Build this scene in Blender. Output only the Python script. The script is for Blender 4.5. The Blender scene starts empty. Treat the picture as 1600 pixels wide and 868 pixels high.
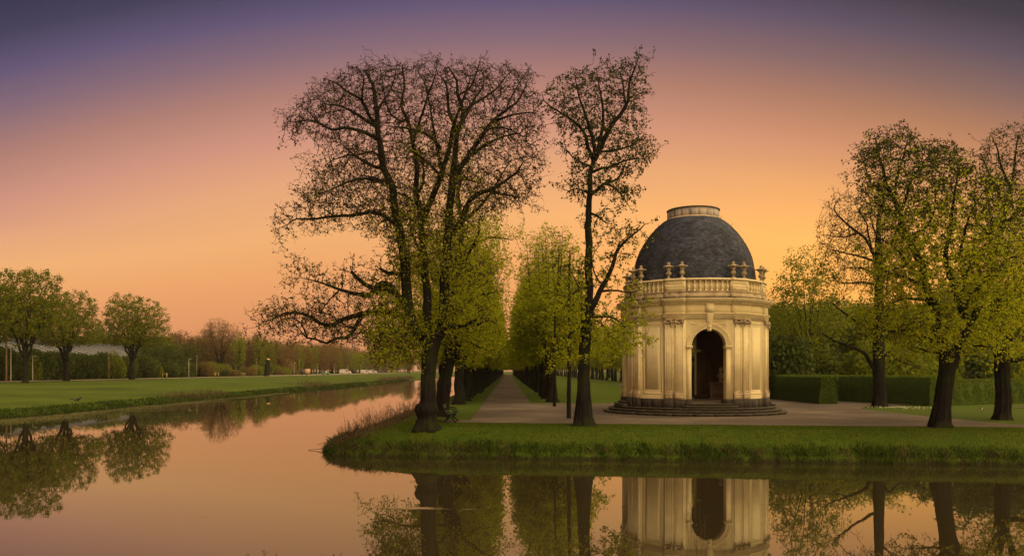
import bpy, math, random
import numpy as np
from mathutils import Vector

S = bpy.context.scene
COL = S.collection
R = math.radians
PI = math.pi
rng = np.random.default_rng(7)

# ------------------------------------------------------------------ camera
FPX, VX, HY, EYE = 1250.0, 794.0, 579.0, 3.53      # focal length in photo pixels, vanishing point, eye height
GZ = 1.03                                          # garden level above the water
LZ = 1.73                                          # level of the road beyond the canal
cam = bpy.data.cameras.new('camera')
cam.sensor_width = 36.0
cam.lens = 36.0 * FPX / 1600.0
cam.shift_x = (800 - VX) / 1600.0
cam.shift_y = (HY - 434) / 1600.0
cam.clip_start = 0.1
cam.clip_end = 12000
cob = bpy.data.objects.new('camera', cam)
cob.location = (0, 0, EYE)
cob.rotation_euler = (R(90), 0, 0)
COL.objects.link(cob)
S.camera = cob

# ------------------------------------------------------------------ exposure
S.view_settings.view_transform = 'Standard'
S.view_settings.look = 'None'
S.view_settings.gamma = 1
S.view_settings.exposure = 0.6
S.cycles.max_bounces = 6
S.cycles.diffuse_bounces = 3
S.cycles.glossy_bounces = 3
S.cycles.transmission_bounces = 4
S.cycles.transparent_max_bounces = 4
S.cycles.use_denoising = True


def lin(c):
    out = []
    for v in c[:3]:
        v = v / 255.0
        out.append(v / 12.92 if v <= 0.04045 else ((v + 0.055) / 1.055) ** 2.4)
    return (*out, 1.0)


# ------------------------------------------------------------------ sky
W = bpy.data.worlds.new('World')
S.world = W
W.use_nodes = True
nt = W.node_tree
nt.nodes.clear()


def wn(t, **k):
    n = nt.nodes.new(t)
    for a, b in k.items():
        setattr(n, a, b)
    return n


def wm(op, a, b=None, clamp=False):
    n = wn('ShaderNodeMath', operation=op, use_clamp=clamp)
    for i, v in enumerate((a, b)):
        if v is None:
            continue
        if isinstance(v, (int, float)):
            n.inputs[i].default_value = v
        else:
            nt.links.new(v, n.inputs[i])
    return n.outputs[0]


tc = wn('ShaderNodeTexCoord')
nrm = wn('ShaderNodeVectorMath', operation='NORMALIZE')
nt.links.new(tc.outputs['Generated'], nrm.inputs[0])
sx = wn('ShaderNodeSeparateXYZ')
nt.links.new(nrm.outputs[0], sx.inputs[0])
az = wm('MULTIPLY', wm('ARCTAN2', sx.outputs[0], sx.outputs[1]), 57.2958)
el = wm('MULTIPLY', wm('ARCSINE', sx.outputs[2]), 57.2958)
el = wm('MAXIMUM', el, 0.0)
daz = wm('SUBTRACT', az, 1.0)
# (fades out again towards the sides, so the dusk band runs evenly round the rest of the horizon)
fall = wm('SUBTRACT', 1.0, wm('DIVIDE', wm('SUBTRACT', wm('ABSOLUTE', daz), 42.0), 40.0, True), True)
bend = wm('MULTIPLY', wm('MINIMUM', wm('MULTIPLY', wm('MULTIPLY', daz, daz), 0.0065), 11.0), fall)
# corner vignette painted into the sky: colours darken away from the middle
low = wm('MULTIPLY', bend, wm('MINIMUM', wm('DIVIDE', el, 9.0), 1.0))
eff = wm('ADD', el, low)
ramp = wn('ShaderNodeValToRGB')
SKY = [(0, (216, 140, 96)), (4, (226, 150, 98)), (8, (238, 165, 104)), (11, (242, 176, 114)), (14.5, (230, 166, 122)),
       (17.3, (209, 148, 125)), (20.1, (176, 126, 114)), (22.5, (137, 106, 117)), (24.9, (99, 85, 116)),
       (27, (69, 62, 88)), (30, (47, 46, 71)), (45, (70, 66, 96)), (90, (76, 74, 104))]
cr = ramp.color_ramp
cr.elements[0].position = 0
cr.elements[0].color = lin(SKY[0][1])
cr.elements[1].position = 1
cr.elements[1].color = lin(SKY[-1][1])
for e, c in SKY[1:-1]:
    q = cr.elements.new(e / 90.0)
    q.color = lin(c)
nt.links.new(wm('DIVIDE', eff, 90.0), ramp.inputs[0])
# warm glow round the place where the sun has gone down
gx = wm('DIVIDE', wm('SUBTRACT', az, 21.0), 19.0)
gy = wm('DIVIDE', wm('SUBTRACT', el, 4.5), 7.0)
gl = wm('POWER', 2.71828, wm('MULTIPLY', wm('ADD', wm('MULTIPLY', gx, gx), wm('MULTIPLY', gy, gy)), -1.0))
glow = wn('ShaderNodeMix', data_type='RGBA', blend_type='ADD')
glow.inputs[0].default_value = 1.0
gcol = wn('ShaderNodeVectorMath', operation='SCALE')
gcol.inputs[0].default_value = (0.36, 0.16, 0.0)
nt.links.new(gl, gcol.inputs['Scale'])
# the sky loses its blue towards the sunset side
warm = wm('MULTIPLY', wm('DIVIDE', wm('SUBTRACT', az, 2.0), 26.0, True), wm('SUBTRACT', 1.0, wm('DIVIDE', wm('SUBTRACT', az, 70.0), 50.0, True), True))
wmx = wn('ShaderNodeMix', data_type='RGBA', blend_type='MULTIPLY')
wmx.inputs[7].default_value = (1.0, .95, .66, 1)
nt.links.new(warm, wmx.inputs[0])
nt.links.new(ramp.outputs[0], wmx.inputs[6])
nt.links.new(wmx.outputs[2], glow.inputs[6])
nt.links.new(gcol.outputs[0], glow.inputs[7])
bg = wn('ShaderNodeBackground')
bg.inputs[1].default_value = 0.66
nt.links.new(glow.outputs[2], bg.inputs[0])
SUN_AZ, SUN_EL = 122.0, 30.0
nsky = wn('ShaderNodeTexSky', sky_type='NISHITA')
nsky.sun_disc = False
nsky.sun_elevation = R(SUN_EL)
nsky.sun_rotation = R(SUN_AZ)
bg2 = wn('ShaderNodeBackground')
bg2.inputs[1].default_value = 0.001
nt.links.new(nsky.outputs[0], bg2.inputs[0])
addw = wn('ShaderNodeAddShader')
nt.links.new(bg.outputs[0], addw.inputs[0])
nt.links.new(bg2.outputs[0], addw.inputs[1])
wo = wn('ShaderNodeOutputWorld')
nt.links.new(addw.outputs[0], wo.inputs[0])

# ------------------------------------------------------------------ sun
sl = bpy.data.lights.new('sun', 'SUN')
sl.energy = 5.0
sl.angle = R(135)  # spread this wide, the sun also serves as added soft fill
sl.color = (1.0, 0.70, 0.33)
so = bpy.data.objects.new('sun', sl)
sd_ = Vector((math.sin(R(SUN_AZ)) * math.cos(R(SUN_EL)), math.cos(R(SUN_AZ)) * math.cos(R(SUN_EL)), math.sin(R(SUN_EL))))
so.rotation_euler = sd_.to_track_quat('Z', 'Y').to_euler()
COL.objects.link(so)

# ------------------------------------------------------------------ materials


def mat(name, c1, c2=None, scale=3.0, rough=0.85, bump=0.0, bscale=None, island=0.0, transl=0.0, detail=6,
        stretch=None, c3=None, s3=0.3, spec=0.3, metal=0.0, tcol=None):
    m = bpy.data.materials.new(name)
    m.use_nodes = True
    t = m.node_tree
    t.nodes.clear()
    N = t.nodes.new
    out = N('ShaderNodeOutputMaterial')
    p = N('ShaderNodeBsdfPrincipled')
    p.inputs['Roughness'].default_value = rough
    p.inputs['Specular IOR Level'].default_value = spec
    p.inputs['Metallic'].default_value = metal
    g = N('ShaderNodeTexCoord')
    mp = N('ShaderNodeMapping')
    t.links.new(g.outputs['Object'], mp.inputs[0])
    if stretch:
        mp.inputs['Scale'].default_value = stretch
    col = None
    if c2 is not None:
        n = N('ShaderNodeTexNoise')
        n.inputs['Scale'].default_value = scale
        n.inputs['Detail'].default_value = detail
        n.inputs['Roughness'].default_value = 0.65
        t.links.new(mp.outputs[0], n.inputs[0])
        r = N('ShaderNodeValToRGB')
        r.color_ramp.elements[0].position = 0.32
        r.color_ramp.elements[1].position = 0.68
        r.color_ramp.elements[0].color = (*c1, 1)
        r.color_ramp.elements[1].color = (*c2, 1)
        t.links.new(n.outputs[0], r.inputs[0])
        col = r.outputs[0]
        if c3 is not None:
            n3 = N('ShaderNodeTexNoise')
            n3.inputs['Scale'].default_value = s3
            n3.inputs['Detail'].default_value = 5
            t.links.new(g.outputs['Object'], n3.inputs[0])
            r3 = N('ShaderNodeValToRGB')
            r3.color_ramp.elements[0].position = 0.45
            r3.color_ramp.elements[1].position = 0.7
            t.links.new(n3.outputs[0], r3.inputs[0])
            mx = N('ShaderNodeMix')
            mx.data_type = 'RGBA'
            t.links.new(r3.outputs[0], mx.inputs[0])
            t.links.new(col, mx.inputs[6])
            mx.inputs[7].default_value = (*c3, 1)
            col = mx.outputs[2]
    else:
        rg = N('ShaderNodeRGB')
        rg.outputs[0].default_value = (*c1, 1)
        col = rg.outputs[0]
    if island:
        ge = N('ShaderNodeNewGeometry')
        hs = N('ShaderNodeHueSaturation')
        mr = N('ShaderNodeMapRange')
        mr.inputs[3].default_value = 1 - island
        mr.inputs[4].default_value = 1 + island
        t.links.new(ge.outputs['Random Per Island'], mr.inputs[0])
        t.links.new(mr.outputs[0], hs.inputs['Value'])
        mr2 = N('ShaderNodeMapRange')
        mr2.inputs[3].default_value = 0.5 + island * 0.06
        mr2.inputs[4].default_value = 0.5 - island * 0.06
        t.links.new(ge.outputs['Random Per Island'], mr2.inputs[0])
        t.links.new(mr2.outputs[0], hs.inputs['Hue'])
        t.links.new(col, hs.inputs['Color'])
        col = hs.outputs[0]
    t.links.new(col, p.inputs['Base Color'])
    if bump:
        nb = N('ShaderNodeTexNoise')
        nb.inputs['Scale'].default_value = bscale or scale * 3
        nb.inputs['Detail'].default_value = 8
        nb.inputs['Roughness'].default_value = 0.7
        t.links.new(mp.outputs[0], nb.inputs[0])
        b = N('ShaderNodeBump')
        b.inputs['Strength'].default_value = 1.0
        b.inputs['Distance'].default_value = bump
        t.links.new(nb.outputs[0], b.inputs['Height'])
        t.links.new(b.outputs[0], p.inputs['Normal'])
    if transl:
        tr = N('ShaderNodeBsdfTranslucent')
        if tcol:
            mt = N('ShaderNodeMix')
            mt.data_type = 'RGBA'
            mt.inputs[0].default_value = 0.7
            t.links.new(col, mt.inputs[6])
            mt.inputs[7].default_value = (*tcol, 1)
            t.links.new(mt.outputs[2], tr.inputs[0])
        else:
            t.links.new(col, tr.inputs[0])
        ms = N('ShaderNodeMixShader')
        ms.inputs[0].default_value = transl
        t.links.new(p.outputs[0], ms.inputs[1])
        t.links.new(tr.outputs[0], ms.inputs[2])
        t.links.new(ms.outputs[0], out.inputs[0])
    else:
        t.links.new(p.outputs[0], out.inputs[0])
    return m


M = {}
M['lawn'] = mat('lawn', (.036, .074, .006), (.068, .104, .0095), 1.1, .95, .02, 30, c3=(.062, .08, .009), s3=.8, spec=.1)
M['lawn_far'] = mat('lawn_far', (.05, .085, .010), (.09, .125, .015), .5, .95, .02, 10, c3=(.04, .068, .010), s3=.08, spec=.1)
M['gravel'] = mat('gravel', (.055, .046, .041), (.125, .103, .089), 22, .95, .02, 70, c3=(.165, .138, .115), s3=.3, stretch=(1, .35, 1), spec=.15)
M['gravel2'] = mat('gravel_pale', (.30, .25, .2), (.4, .33, .27), 4, .95, .01, 40)
M['mud'] = mat('mud', (.03, .028, .015), (.06, .05, .028), 2, .9, .02, 12)
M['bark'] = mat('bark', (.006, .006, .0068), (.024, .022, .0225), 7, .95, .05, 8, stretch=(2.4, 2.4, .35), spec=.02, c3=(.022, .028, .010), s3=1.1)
M['twig'] = mat('twig_bark', (.016, .012, .011), (.026, .02, .017), 5, .95, spec=.03)
M['twigbrown'] = mat('brown_twig', (.085, .05, .032), (.12, .07, .04), .6, .95, spec=.1)
M['leaf'] = mat('spring_leaf', (.19, .245, .007), (.27, .29, .010), 2.0, .7, island=.35, transl=.58, tcol=(.50, .54, .012), spec=.2)
M['leafdark'] = mat('dark_leaf', (.04, .065, .012), (.065, .09, .015), 1.0, .7, island=.35, transl=.35, tcol=(.11, .15, .02), spec=.2)
M['bud'] = mat('bud_leaf', (.035, .034, .014), (.055, .05, .016), 1.5, .8, island=.35, transl=.25, tcol=(.06, .06, .02), spec=.1)
M['leafmid'] = mat('mid_leaf', (.10, .14, .009), (.15, .175, .012), 1.0, .7, island=.35, transl=.45, tcol=(.28, .33, .012), spec=.2)
M['leafbrown'] = mat('bronze_leaf', (.13, .085, .03), (.17, .13, .035), .6, .8, island=.3, transl=.35, tcol=(.22, .15, .05), spec=.1)
M['leafbank'] = mat('bank_tree_leaf', (.075, .105, .008), (.13, .15, .010), 1.0, .7, island=.5, transl=.4, tcol=(.24, .28, .01), spec=.1)
M['leafsilhouette'] = mat('silhouette_leaf', (.030, .042, .010), (.05, .06, .012), 1.2, .8, island=.35, transl=.25, tcol=(.06, .075, .012), spec=.1)  # upper-crown leaves: silhouette darkness put into the leaf colour
M['hedge'] = mat('hedge_leaf', (.05, .09, .010), (.11, .155, .016), 1.1, .8, island=.6, transl=.3, tcol=(.16, .24, .02), spec=.1)
M['hedgecore'] = mat('hedge_core', (.03, .05, .01), (.05, .08, .015), 3, .95, .05, 8, spec=.05)
M['blade'] = mat('grass_blade', (.045, .085, .006), (.085, .125, .009), .7, .8, island=.6, transl=.35, tcol=(.10, .15, .01), spec=.15)
M['bladedark'] = mat('bank_grass', (.018, .04, .006), (.045, .075, .010), .9, .85, island=.6, transl=.2, tcol=(.05, .09, .01), spec=.1)
M['straw'] = mat('dry_stalk', (.075, .055, .035), (.15, .115, .07), .7, .9, island=.4, transl=.2, spec=.1)
M['cream'] = mat('cream_plaster', (.64, .56, .335), (.72, .63, .38), 2.5, .85, .004, 30, c3=(.60, .53, .33), s3=.9, spec=.2)
M['trim'] = mat('cream_stone', (.64, .56, .35), (.75, .66, .41), 5, .85, .006, 30, c3=(.58, .50, .33), s3=1.3, spec=.2)
M['weathered'] = mat('weathered_stone', (.16, .13, .10), (.55, .45, .29), 4, .9, .01, 25, c3=(.5, .41, .27), s3=1.2, detail=9, spec=.2)
M['urnstone'] = mat('urn_stone', (.17, .145, .115), (.46, .38, .26), 6, .9, .01, 25, spec=.2)
M['darkstone'] = mat('dark_stone', (.022, .021, .023), (.05, .045, .044), 6, .85, .008, 30, c3=(.07, .058, .048), s3=1.0, spec=.3)
M['stepstone'] = mat('step_stone', (.03, .027, .026), (.085, .072, .062), 5, .85, .006, 30, c3=(.05, .055, .03), s3=.8, spec=.3)
M['floor'] = mat('flagstone', (.16, .12, .09), (.24, .18, .14), 4, .8, .004, 20)
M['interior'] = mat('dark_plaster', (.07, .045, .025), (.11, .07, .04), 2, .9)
M['slate'] = mat('slate', (.042, .056, .105), (.085, .105, .18), 3, .75, .004, 30, island=.3, c3=(.03, .04, .07), s3=1.1, spec=.5)
M['lead'] = mat('lead_sheet', (.17, .165, .17), (.34, .31, .29), 3, .6, .004, 10, stretch=(1, 1, .3), c3=(.42, .35, .29), s3=1.2, spec=.4)
M['iron'] = mat('black_iron', (.004, .006, .0055), (.008, .010, .009), 8, .8, spec=.15)
M['benchwood'] = mat('green_slat', (.022, .032, .026), (.05, .066, .054), 10, .7, .002, 30, spec=.2)
M['white'] = mat('white_paint', (.42, .41, .42), (.52, .50, .49), 3, .4, spec=.5)
M['glass'] = mat('dark_glass', (.02, .022, .025), None, rough=.08, spec=.7)
M['tyre'] = mat('tyre_rubber', (.012, .012, .012), None, rough=.9)
M['pole'] = mat('grey_pole', (.25, .25, .24), (.33, .32, .3), 4, .6, spec=.4)
M['wood'] = mat('pole_wood', (.14, .095, .055), (.22, .15, .09), 4, .9, stretch=(1, 1, .2))
M['yellow'] = mat('fresh_wood', (.28, .21, .08), (.36, .28, .11), 4, .8)
M['cutwood'] = mat('cut_wood', (.5, .33, .17), (.62, .42, .22), 8, .9)
M['roofblue'] = mat('pale_roof', (.10, .115, .14), (.15, .17, .20), .5, .5, spec=.5)
M['bwall'] = mat('grey_wall', (.14, .15, .16), (.2, .21, .22), .5, .8)
M['orangelit'] = mat('orange_lit_panel', (.45, .27, .14), (.52, .33, .18), 2, .6)  # orange evening light on the trailer's side, put into its colour
M['navybox'] = mat('navy_panel', (.05, .06, .09), (.07, .08, .11), 2, .6)
M['greenpaint'] = mat('green_paint', (.05, .25, .12), None, rough=.4, spec=.5)
M['scum'] = mat('floating_weed', (.16, .12, .07), (.27, .20, .12), 6, .9)
M['algae'] = mat('water_algae', (.10, .115, .03), (.2, .18, .07), 1.2, .9, island=.3)
M['birdblack'] = mat('black_feather', (.015, .015, .018), None, rough=.6)
M['birdwhite'] = mat('white_feather', (.7, .68, .64), None, rough=.8)
M['daisy'] = mat('white_blossom', (.6, .6, .5), None, rough=.9)
M['bust'] = mat('bust_stone', (.35, .28, .2), (.45, .36, .26), 5, .8)

def wet_edge(m, z0, z1):
    """bare wet earth where the turf meets the water"""
    t = m.node_tree
    p = [n for n in t.nodes if n.type == 'BSDF_PRINCIPLED'][0]
    src = p.inputs['Base Color'].links[0].from_socket
    ge = t.nodes.new('ShaderNodeNewGeometry')
    sp = t.nodes.new('ShaderNodeSeparateXYZ')
    t.links.new(ge.outputs['Position'], sp.inputs[0])
    no = t.nodes.new('ShaderNodeTexNoise')
    no.inputs['Scale'].default_value = 2.5
    t.links.new(ge.outputs['Position'], no.inputs[0])
    ad = t.nodes.new('ShaderNodeMath')
    ad.operation = 'MULTIPLY_ADD'
    ad.inputs[1].default_value = .45
    t.links.new(no.outputs[0], ad.inputs[0])
    t.links.new(sp.outputs[2], ad.inputs[2])
    mr = t.nodes.new('ShaderNodeMapRange')
    mr.inputs[1].default_value = z0 + .22
    mr.inputs[2].default_value = z1 + .22
    t.links.new(ad.outputs[0], mr.inputs[0])
    mx = t.nodes.new('ShaderNodeMix')
    mx.data_type = 'RGBA'
    mx.inputs[6].default_value = (.022, .020, .011, 1)
    t.links.new(mr.outputs[0], mx.inputs[0])
    t.links.new(src, mx.inputs[7])
    t.links.new(mx.outputs[2], p.inputs['Base Color'])


wet_edge(M['lawn'], .04, .20)
wet_edge(M['lawn_far'], .05, .2)

wmat = bpy.data.materials.new('canal_water')
wmat.use_nodes = True
t = wmat.node_tree
p = t.nodes['Principled BSDF']
p.inputs['Base Color'].default_value = (.030, .024, .012, 1)
p.inputs['Roughness'].default_value = .008
p.inputs['IOR'].default_value = 1.52
tcw = t.nodes.new('ShaderNodeTexCoord')
n1 = t.nodes.new('ShaderNodeTexNoise')
n1.inputs['Scale'].default_value = 1.1
n1.inputs['Detail'].default_value = 4
n2 = t.nodes.new('ShaderNodeTexNoise')
n2.inputs['Scale'].default_value = 9
n2.inputs['Detail'].default_value = 2
t.links.new(tcw.outputs['Object'], n1.inputs[0])
t.links.new(tcw.outputs['Object'], n2.inputs[0])
ad = t.nodes.new('ShaderNodeMath')
ad.operation = 'MULTIPLY_ADD'
ad.inputs[1].default_value = .12
t.links.new(n2.outputs[0], ad.inputs[0])
t.links.new(n1.outputs[0], ad.inputs[2])
bw = t.nodes.new('ShaderNodeBump')
bw.inputs['Strength'].default_value = 1
bw.inputs['Distance'].default_value = .0006
t.links.new(ad.outputs[0], bw.inputs['Height'])
t.links.new(bw.outputs[0], p.inputs['Normal'])
M['water'] = wmat

# ------------------------------------------------------------------ mesh helpers


class MB:
    """collects vertices and faces (numpy chunks) for one mesh"""

    def __init__(s):
        s.v, s.f, s.n = [], {}, 0

    def add(s, v, f):
        v = np.asarray(v, dtype=np.float32).reshape(-1, 3)
        f = np.asarray(f, dtype=np.int32)
        s.v.append(v)
        s.f.setdefault(f.shape[1], []).append(f + s.n)
        s.n += len(v)

    def mesh(s, name, m, smooth=False):
        me = bpy.data.meshes.new(name)
        v = np.concatenate(s.v)
        fs = [np.concatenate(a) for a in s.f.values()]
        nl = sum(a.size for a in fs)
        nf = sum(len(a) for a in fs)
        me.vertices.add(len(v))
        me.vertices.foreach_set('co', v.ravel())
        me.loops.add(nl)
        me.loops.foreach_set('vertex_index', np.concatenate([a.ravel() for a in fs]))
        me.polygons.add(nf)
        tot = np.concatenate([np.full(len(a), a.shape[1], dtype=np.int32) for a in fs])
        st = np.concatenate([[0], np.cumsum(tot)[:-1]]).astype(np.int32)
        me.polygons.foreach_set('loop_start', st)
        me.polygons.foreach_set('loop_total', tot)
        if smooth:
            me.polygons.foreach_set('use_smooth', np.ones(nf, dtype=bool))
        me.materials.append(M[m] if isinstance(m, str) else m)
        me.update(calc_edges=True)
        return me

    def build(s, name, m, parent=None, smooth=False, **kw):
        return link(name, s.mesh(name, m, smooth), parent, **kw)


def link(name, me, parent=None, loc=None, rz=None, **props):
    o = bpy.data.objects.new(name, me)
    COL.objects.link(o)
    if parent is not None:
        o.parent = parent
    if loc is not None:
        o.location = loc
    if rz is not None:
        o.rotation_euler = (0, 0, rz)
    for k, v in props.items():
        o[k] = v
    return o


def thing(name, label, cat, loc=(0, 0, 0), rz=0.0, group=None, scale=None):
    o = link(name, None, loc=loc, rz=rz, label=label, category=cat)
    if group:
        o['group'] = group
    if scale:
        o.scale = (scale, scale, scale) if isinstance(scale, (int, float)) else scale
    return o


def tag(o, label, cat, group=None, kind=None):
    o['label'] = label
    o['category'] = cat
    if group:
        o['group'] = group
    if kind:
        o['kind'] = kind
    return o


def dup(root, loc, rz=0.0, label=None, group=None, scale=1.0):
    r = root.copy()
    COL.objects.link(r)
    r.location = loc
    r.rotation_euler = (0, 0, rz)
    r.scale = (scale, scale, scale) if isinstance(scale, (int, float)) else scale
    if label:
        r['label'] = label
    if group:
        r['group'] = group
    for ch in root.children:
        c = ch.copy()
        COL.objects.link(c)
        c.parent = r
        for g in ch.children:
            d = g.copy()
            COL.objects.link(d)
            d.parent = c
    return r


BOXF = np.array([[0, 3, 2, 1], [4, 5, 6, 7], [0, 1, 5, 4], [1, 2, 6, 5], [2, 3, 7, 6], [3, 0, 4, 7]])


def box(mb, x0, x1, y0, y1, z0, z1):
    mb.add([(x0, y0, z0), (x1, y0, z0), (x1, y1, z0), (x0, y1, z0), (x0, y0, z1), (x1, y0, z1), (x1, y1, z1), (x0, y1, z1)], BOXF)


def bevbox(mb, x0, x1, y0, y1, z0, z1, b=.01):
    """box with chamfered vertical and horizontal edges (24 verts)"""
    import bmesh
    bm = bmesh.new()
    vs = [bm.verts.new(p) for p in [(x0, y0, z0), (x1, y0, z0), (x1, y1, z0), (x0, y1, z0), (x0, y0, z1), (x1, y0, z1), (x1, y1, z1), (x0, y1, z1)]]
    for f in BOXF:
        bm.faces.new([vs[i] for i in f])
    bmesh.ops.bevel(bm, geom=bm.edges[:], offset=b, segments=1, affect='EDGES')
    addbm(mb, bm)


def addbm(mb, bm, mtx=None):
    if mtx is not None:
        bm.transform(mtx)
    bm.verts.index_update()
    v = np.array([q.co[:] for q in bm.verts])
    by = {}
    for f in bm.faces:
        by.setdefault(len(f.verts), []).append([q.index for q in f.verts])
    base = mb.n
    mb.v.append(v.astype(np.float32))
    mb.n += len(v)
    for k, a in by.items():
        mb.f.setdefault(k, []).append(np.array(a, dtype=np.int32) + base)
    bm.free()


def frames(pts):
    """parallel frames along a polyline"""
    pts = np.asarray(pts, float)
    d = np.gradient(pts, axis=0)
    d /= np.linalg.norm(d, axis=1)[:, None] + 1e-9
    up = np.array([0, 1.0, 0.13]) if abs(d[0][1]) < .9 else np.array([1.0, 0, 0])
    a = up - d * (d @ up)[:, None]
    a /= np.linalg.norm(a, axis=1)[:, None] + 1e-9
    b = np.cross(d, a)
    return a, b


def tube(mb, pts, rad, k=8, cap=True, mod=None):
    pts = np.asarray(pts, float)
    rad = np.broadcast_to(np.asarray(rad, float), (len(pts),))
    a, b = frames(pts)
    th = np.arange(k) * 2 * PI / k
    rr = rad[:, None] * np.ones(k)[None]
    if mod is not None:
        rr = rr * mod
    v = pts[:, None] + rr[..., None] * (np.cos(th)[None, :, None] * a[:, None] + np.sin(th)[None, :, None] * b[:, None])
    n = len(pts)
    i = np.arange(n - 1)[:, None] * k
    j = np.arange(k)[None]
    f = np.stack([i + j, i + (j + 1) % k, i + k + (j + 1) % k, i + k + j], -1).reshape(-1, 4)
    v = v.reshape(-1, 3)
    base = mb.n
    mb.add(v, f)
    if cap:
        c = np.array([[pts[0]], [pts[-1]]]).reshape(-1, 3)
        b0 = mb.n
        mb.v.append(c.astype(np.float32))
        mb.n += 2
        j = np.arange(k)
        f1 = np.stack([np.full(k, b0), base + (j + 1) % k, base + j], -1)
        f2 = np.stack([np.full(k, b0 + 1), base + (n - 1) * k + j, base + (n - 1) * k + (j + 1) % k], -1)
        mb.f.setdefault(3, []).append(np.concatenate([f1, f2]).astype(np.int32))


def lathe(mb, prof, k=16, cx=0, cy=0, a0=0, a1=2 * PI):
    prof = np.asarray(prof, float)
    full = abs(a1 - a0 - 2 * PI) < 1e-6
    m = k if full else k + 1
    th = a0 + (a1 - a0) * np.arange(m) / k
    v = np.stack([cx + prof[:, 0][:, None] * np.sin(th), cy - prof[:, 0][:, None] * np.cos(th), prof[:, 1][:, None] + 0 * th], -1).reshape(-1, 3)
    n = len(prof)
    i = np.arange(n - 1)[:, None] * m
    j = np.arange(k)[None]
    j2 = (j + 1) % m
    mb.add(v, np.stack([i + j, i + j2, i + m + j2, i + m + j], -1).reshape(-1, 4))


def leaves(mb, c, size, r, up=0.0):
    """rhombic leaves, one quad each"""
    n = len(c)
    if n == 0:
        return
    a = r.normal(size=(n, 3))
    a[:, 2] *= .8
    a /= np.linalg.norm(a, axis=1)[:, None]
    b = np.cross(a, r.normal(size=(n, 3)))
    b /= np.linalg.norm(b, axis=1)[:, None] + 1e-9
    s = (size * r.uniform(.6, 1.35, n))[:, None]
    v = np.stack([c - a * s * .5, c + b * s * .38 - a * s * .05, c + a * s * .6, c - b * s * .38 - a * s * .05], 1).reshape(-1, 3)
    mb.add(v, (np.arange(n)[:, None] * 4 + np.arange(4)[None]))


def blades(mb, base, h, w, r, lean=.35):
    n = len(base)
    th = r.uniform(0, 2 * PI, n)
    h = h * r.uniform(.5, 1.3, n)
    dx = np.stack([np.cos(th), np.sin(th), 0 * th], -1) * (w * .5)[:, None] if not np.isscalar(w) else np.stack([np.cos(th), np.sin(th), 0 * th], -1) * w * .5
    ln = r.normal(size=(n, 2)) * lean * h[:, None]
    tip = base + np.stack([ln[:, 0], ln[:, 1], h], -1)
    mid = base + np.stack([ln[:, 0] * .3, ln[:, 1] * .3, h * .55], -1)
    v = np.stack([base - dx, base + dx, mid + dx * .75, tip, mid - dx * .75], 1).reshape(-1, 3)
    i = np.arange(n)[:, None] * 5
    mb.add(v, i + np.array([[0, 1, 2, 3, 4]]))


def P(x, y, d):
    return np.array([(x - VX) * d / FPX, d, EYE + (HY - y) * d / FPX])


def smoothpath(pts, step):
    """Catmull-Rom resampling of rows of any width"""
    p = np.asarray(pts, float)
    if len(p) == 2:
        n = max(2, int(np.linalg.norm(p[1, :3] - p[0, :3]) / step) + 1)
        t = np.linspace(0, 1, n)[:, None]
        return p[0] * (1 - t) + p[1] * t
    q = np.vstack([2 * p[0] - p[1], p, 2 * p[-1] - p[-2]])
    out = []
    for i in range(1, len(q) - 2):
        n = max(1, int(round(np.linalg.norm(q[i + 1, :3] - q[i, :3]) / step)))
        for t in np.arange(n) / n:
            out.append(.5 * ((2 * q[i]) + (-q[i - 1] + q[i + 1]) * t + (2 * q[i - 1] - 5 * q[i] + 4 * q[i + 1] - q[i + 2]) * t * t
                             + (-q[i - 1] + 3 * q[i] - 3 * q[i + 1] + q[i + 2]) * t ** 3))
    out.append(p[-1])
    return np.array(out)

# ------------------------------------------------------------------ trees


DEBUG = False


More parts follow.
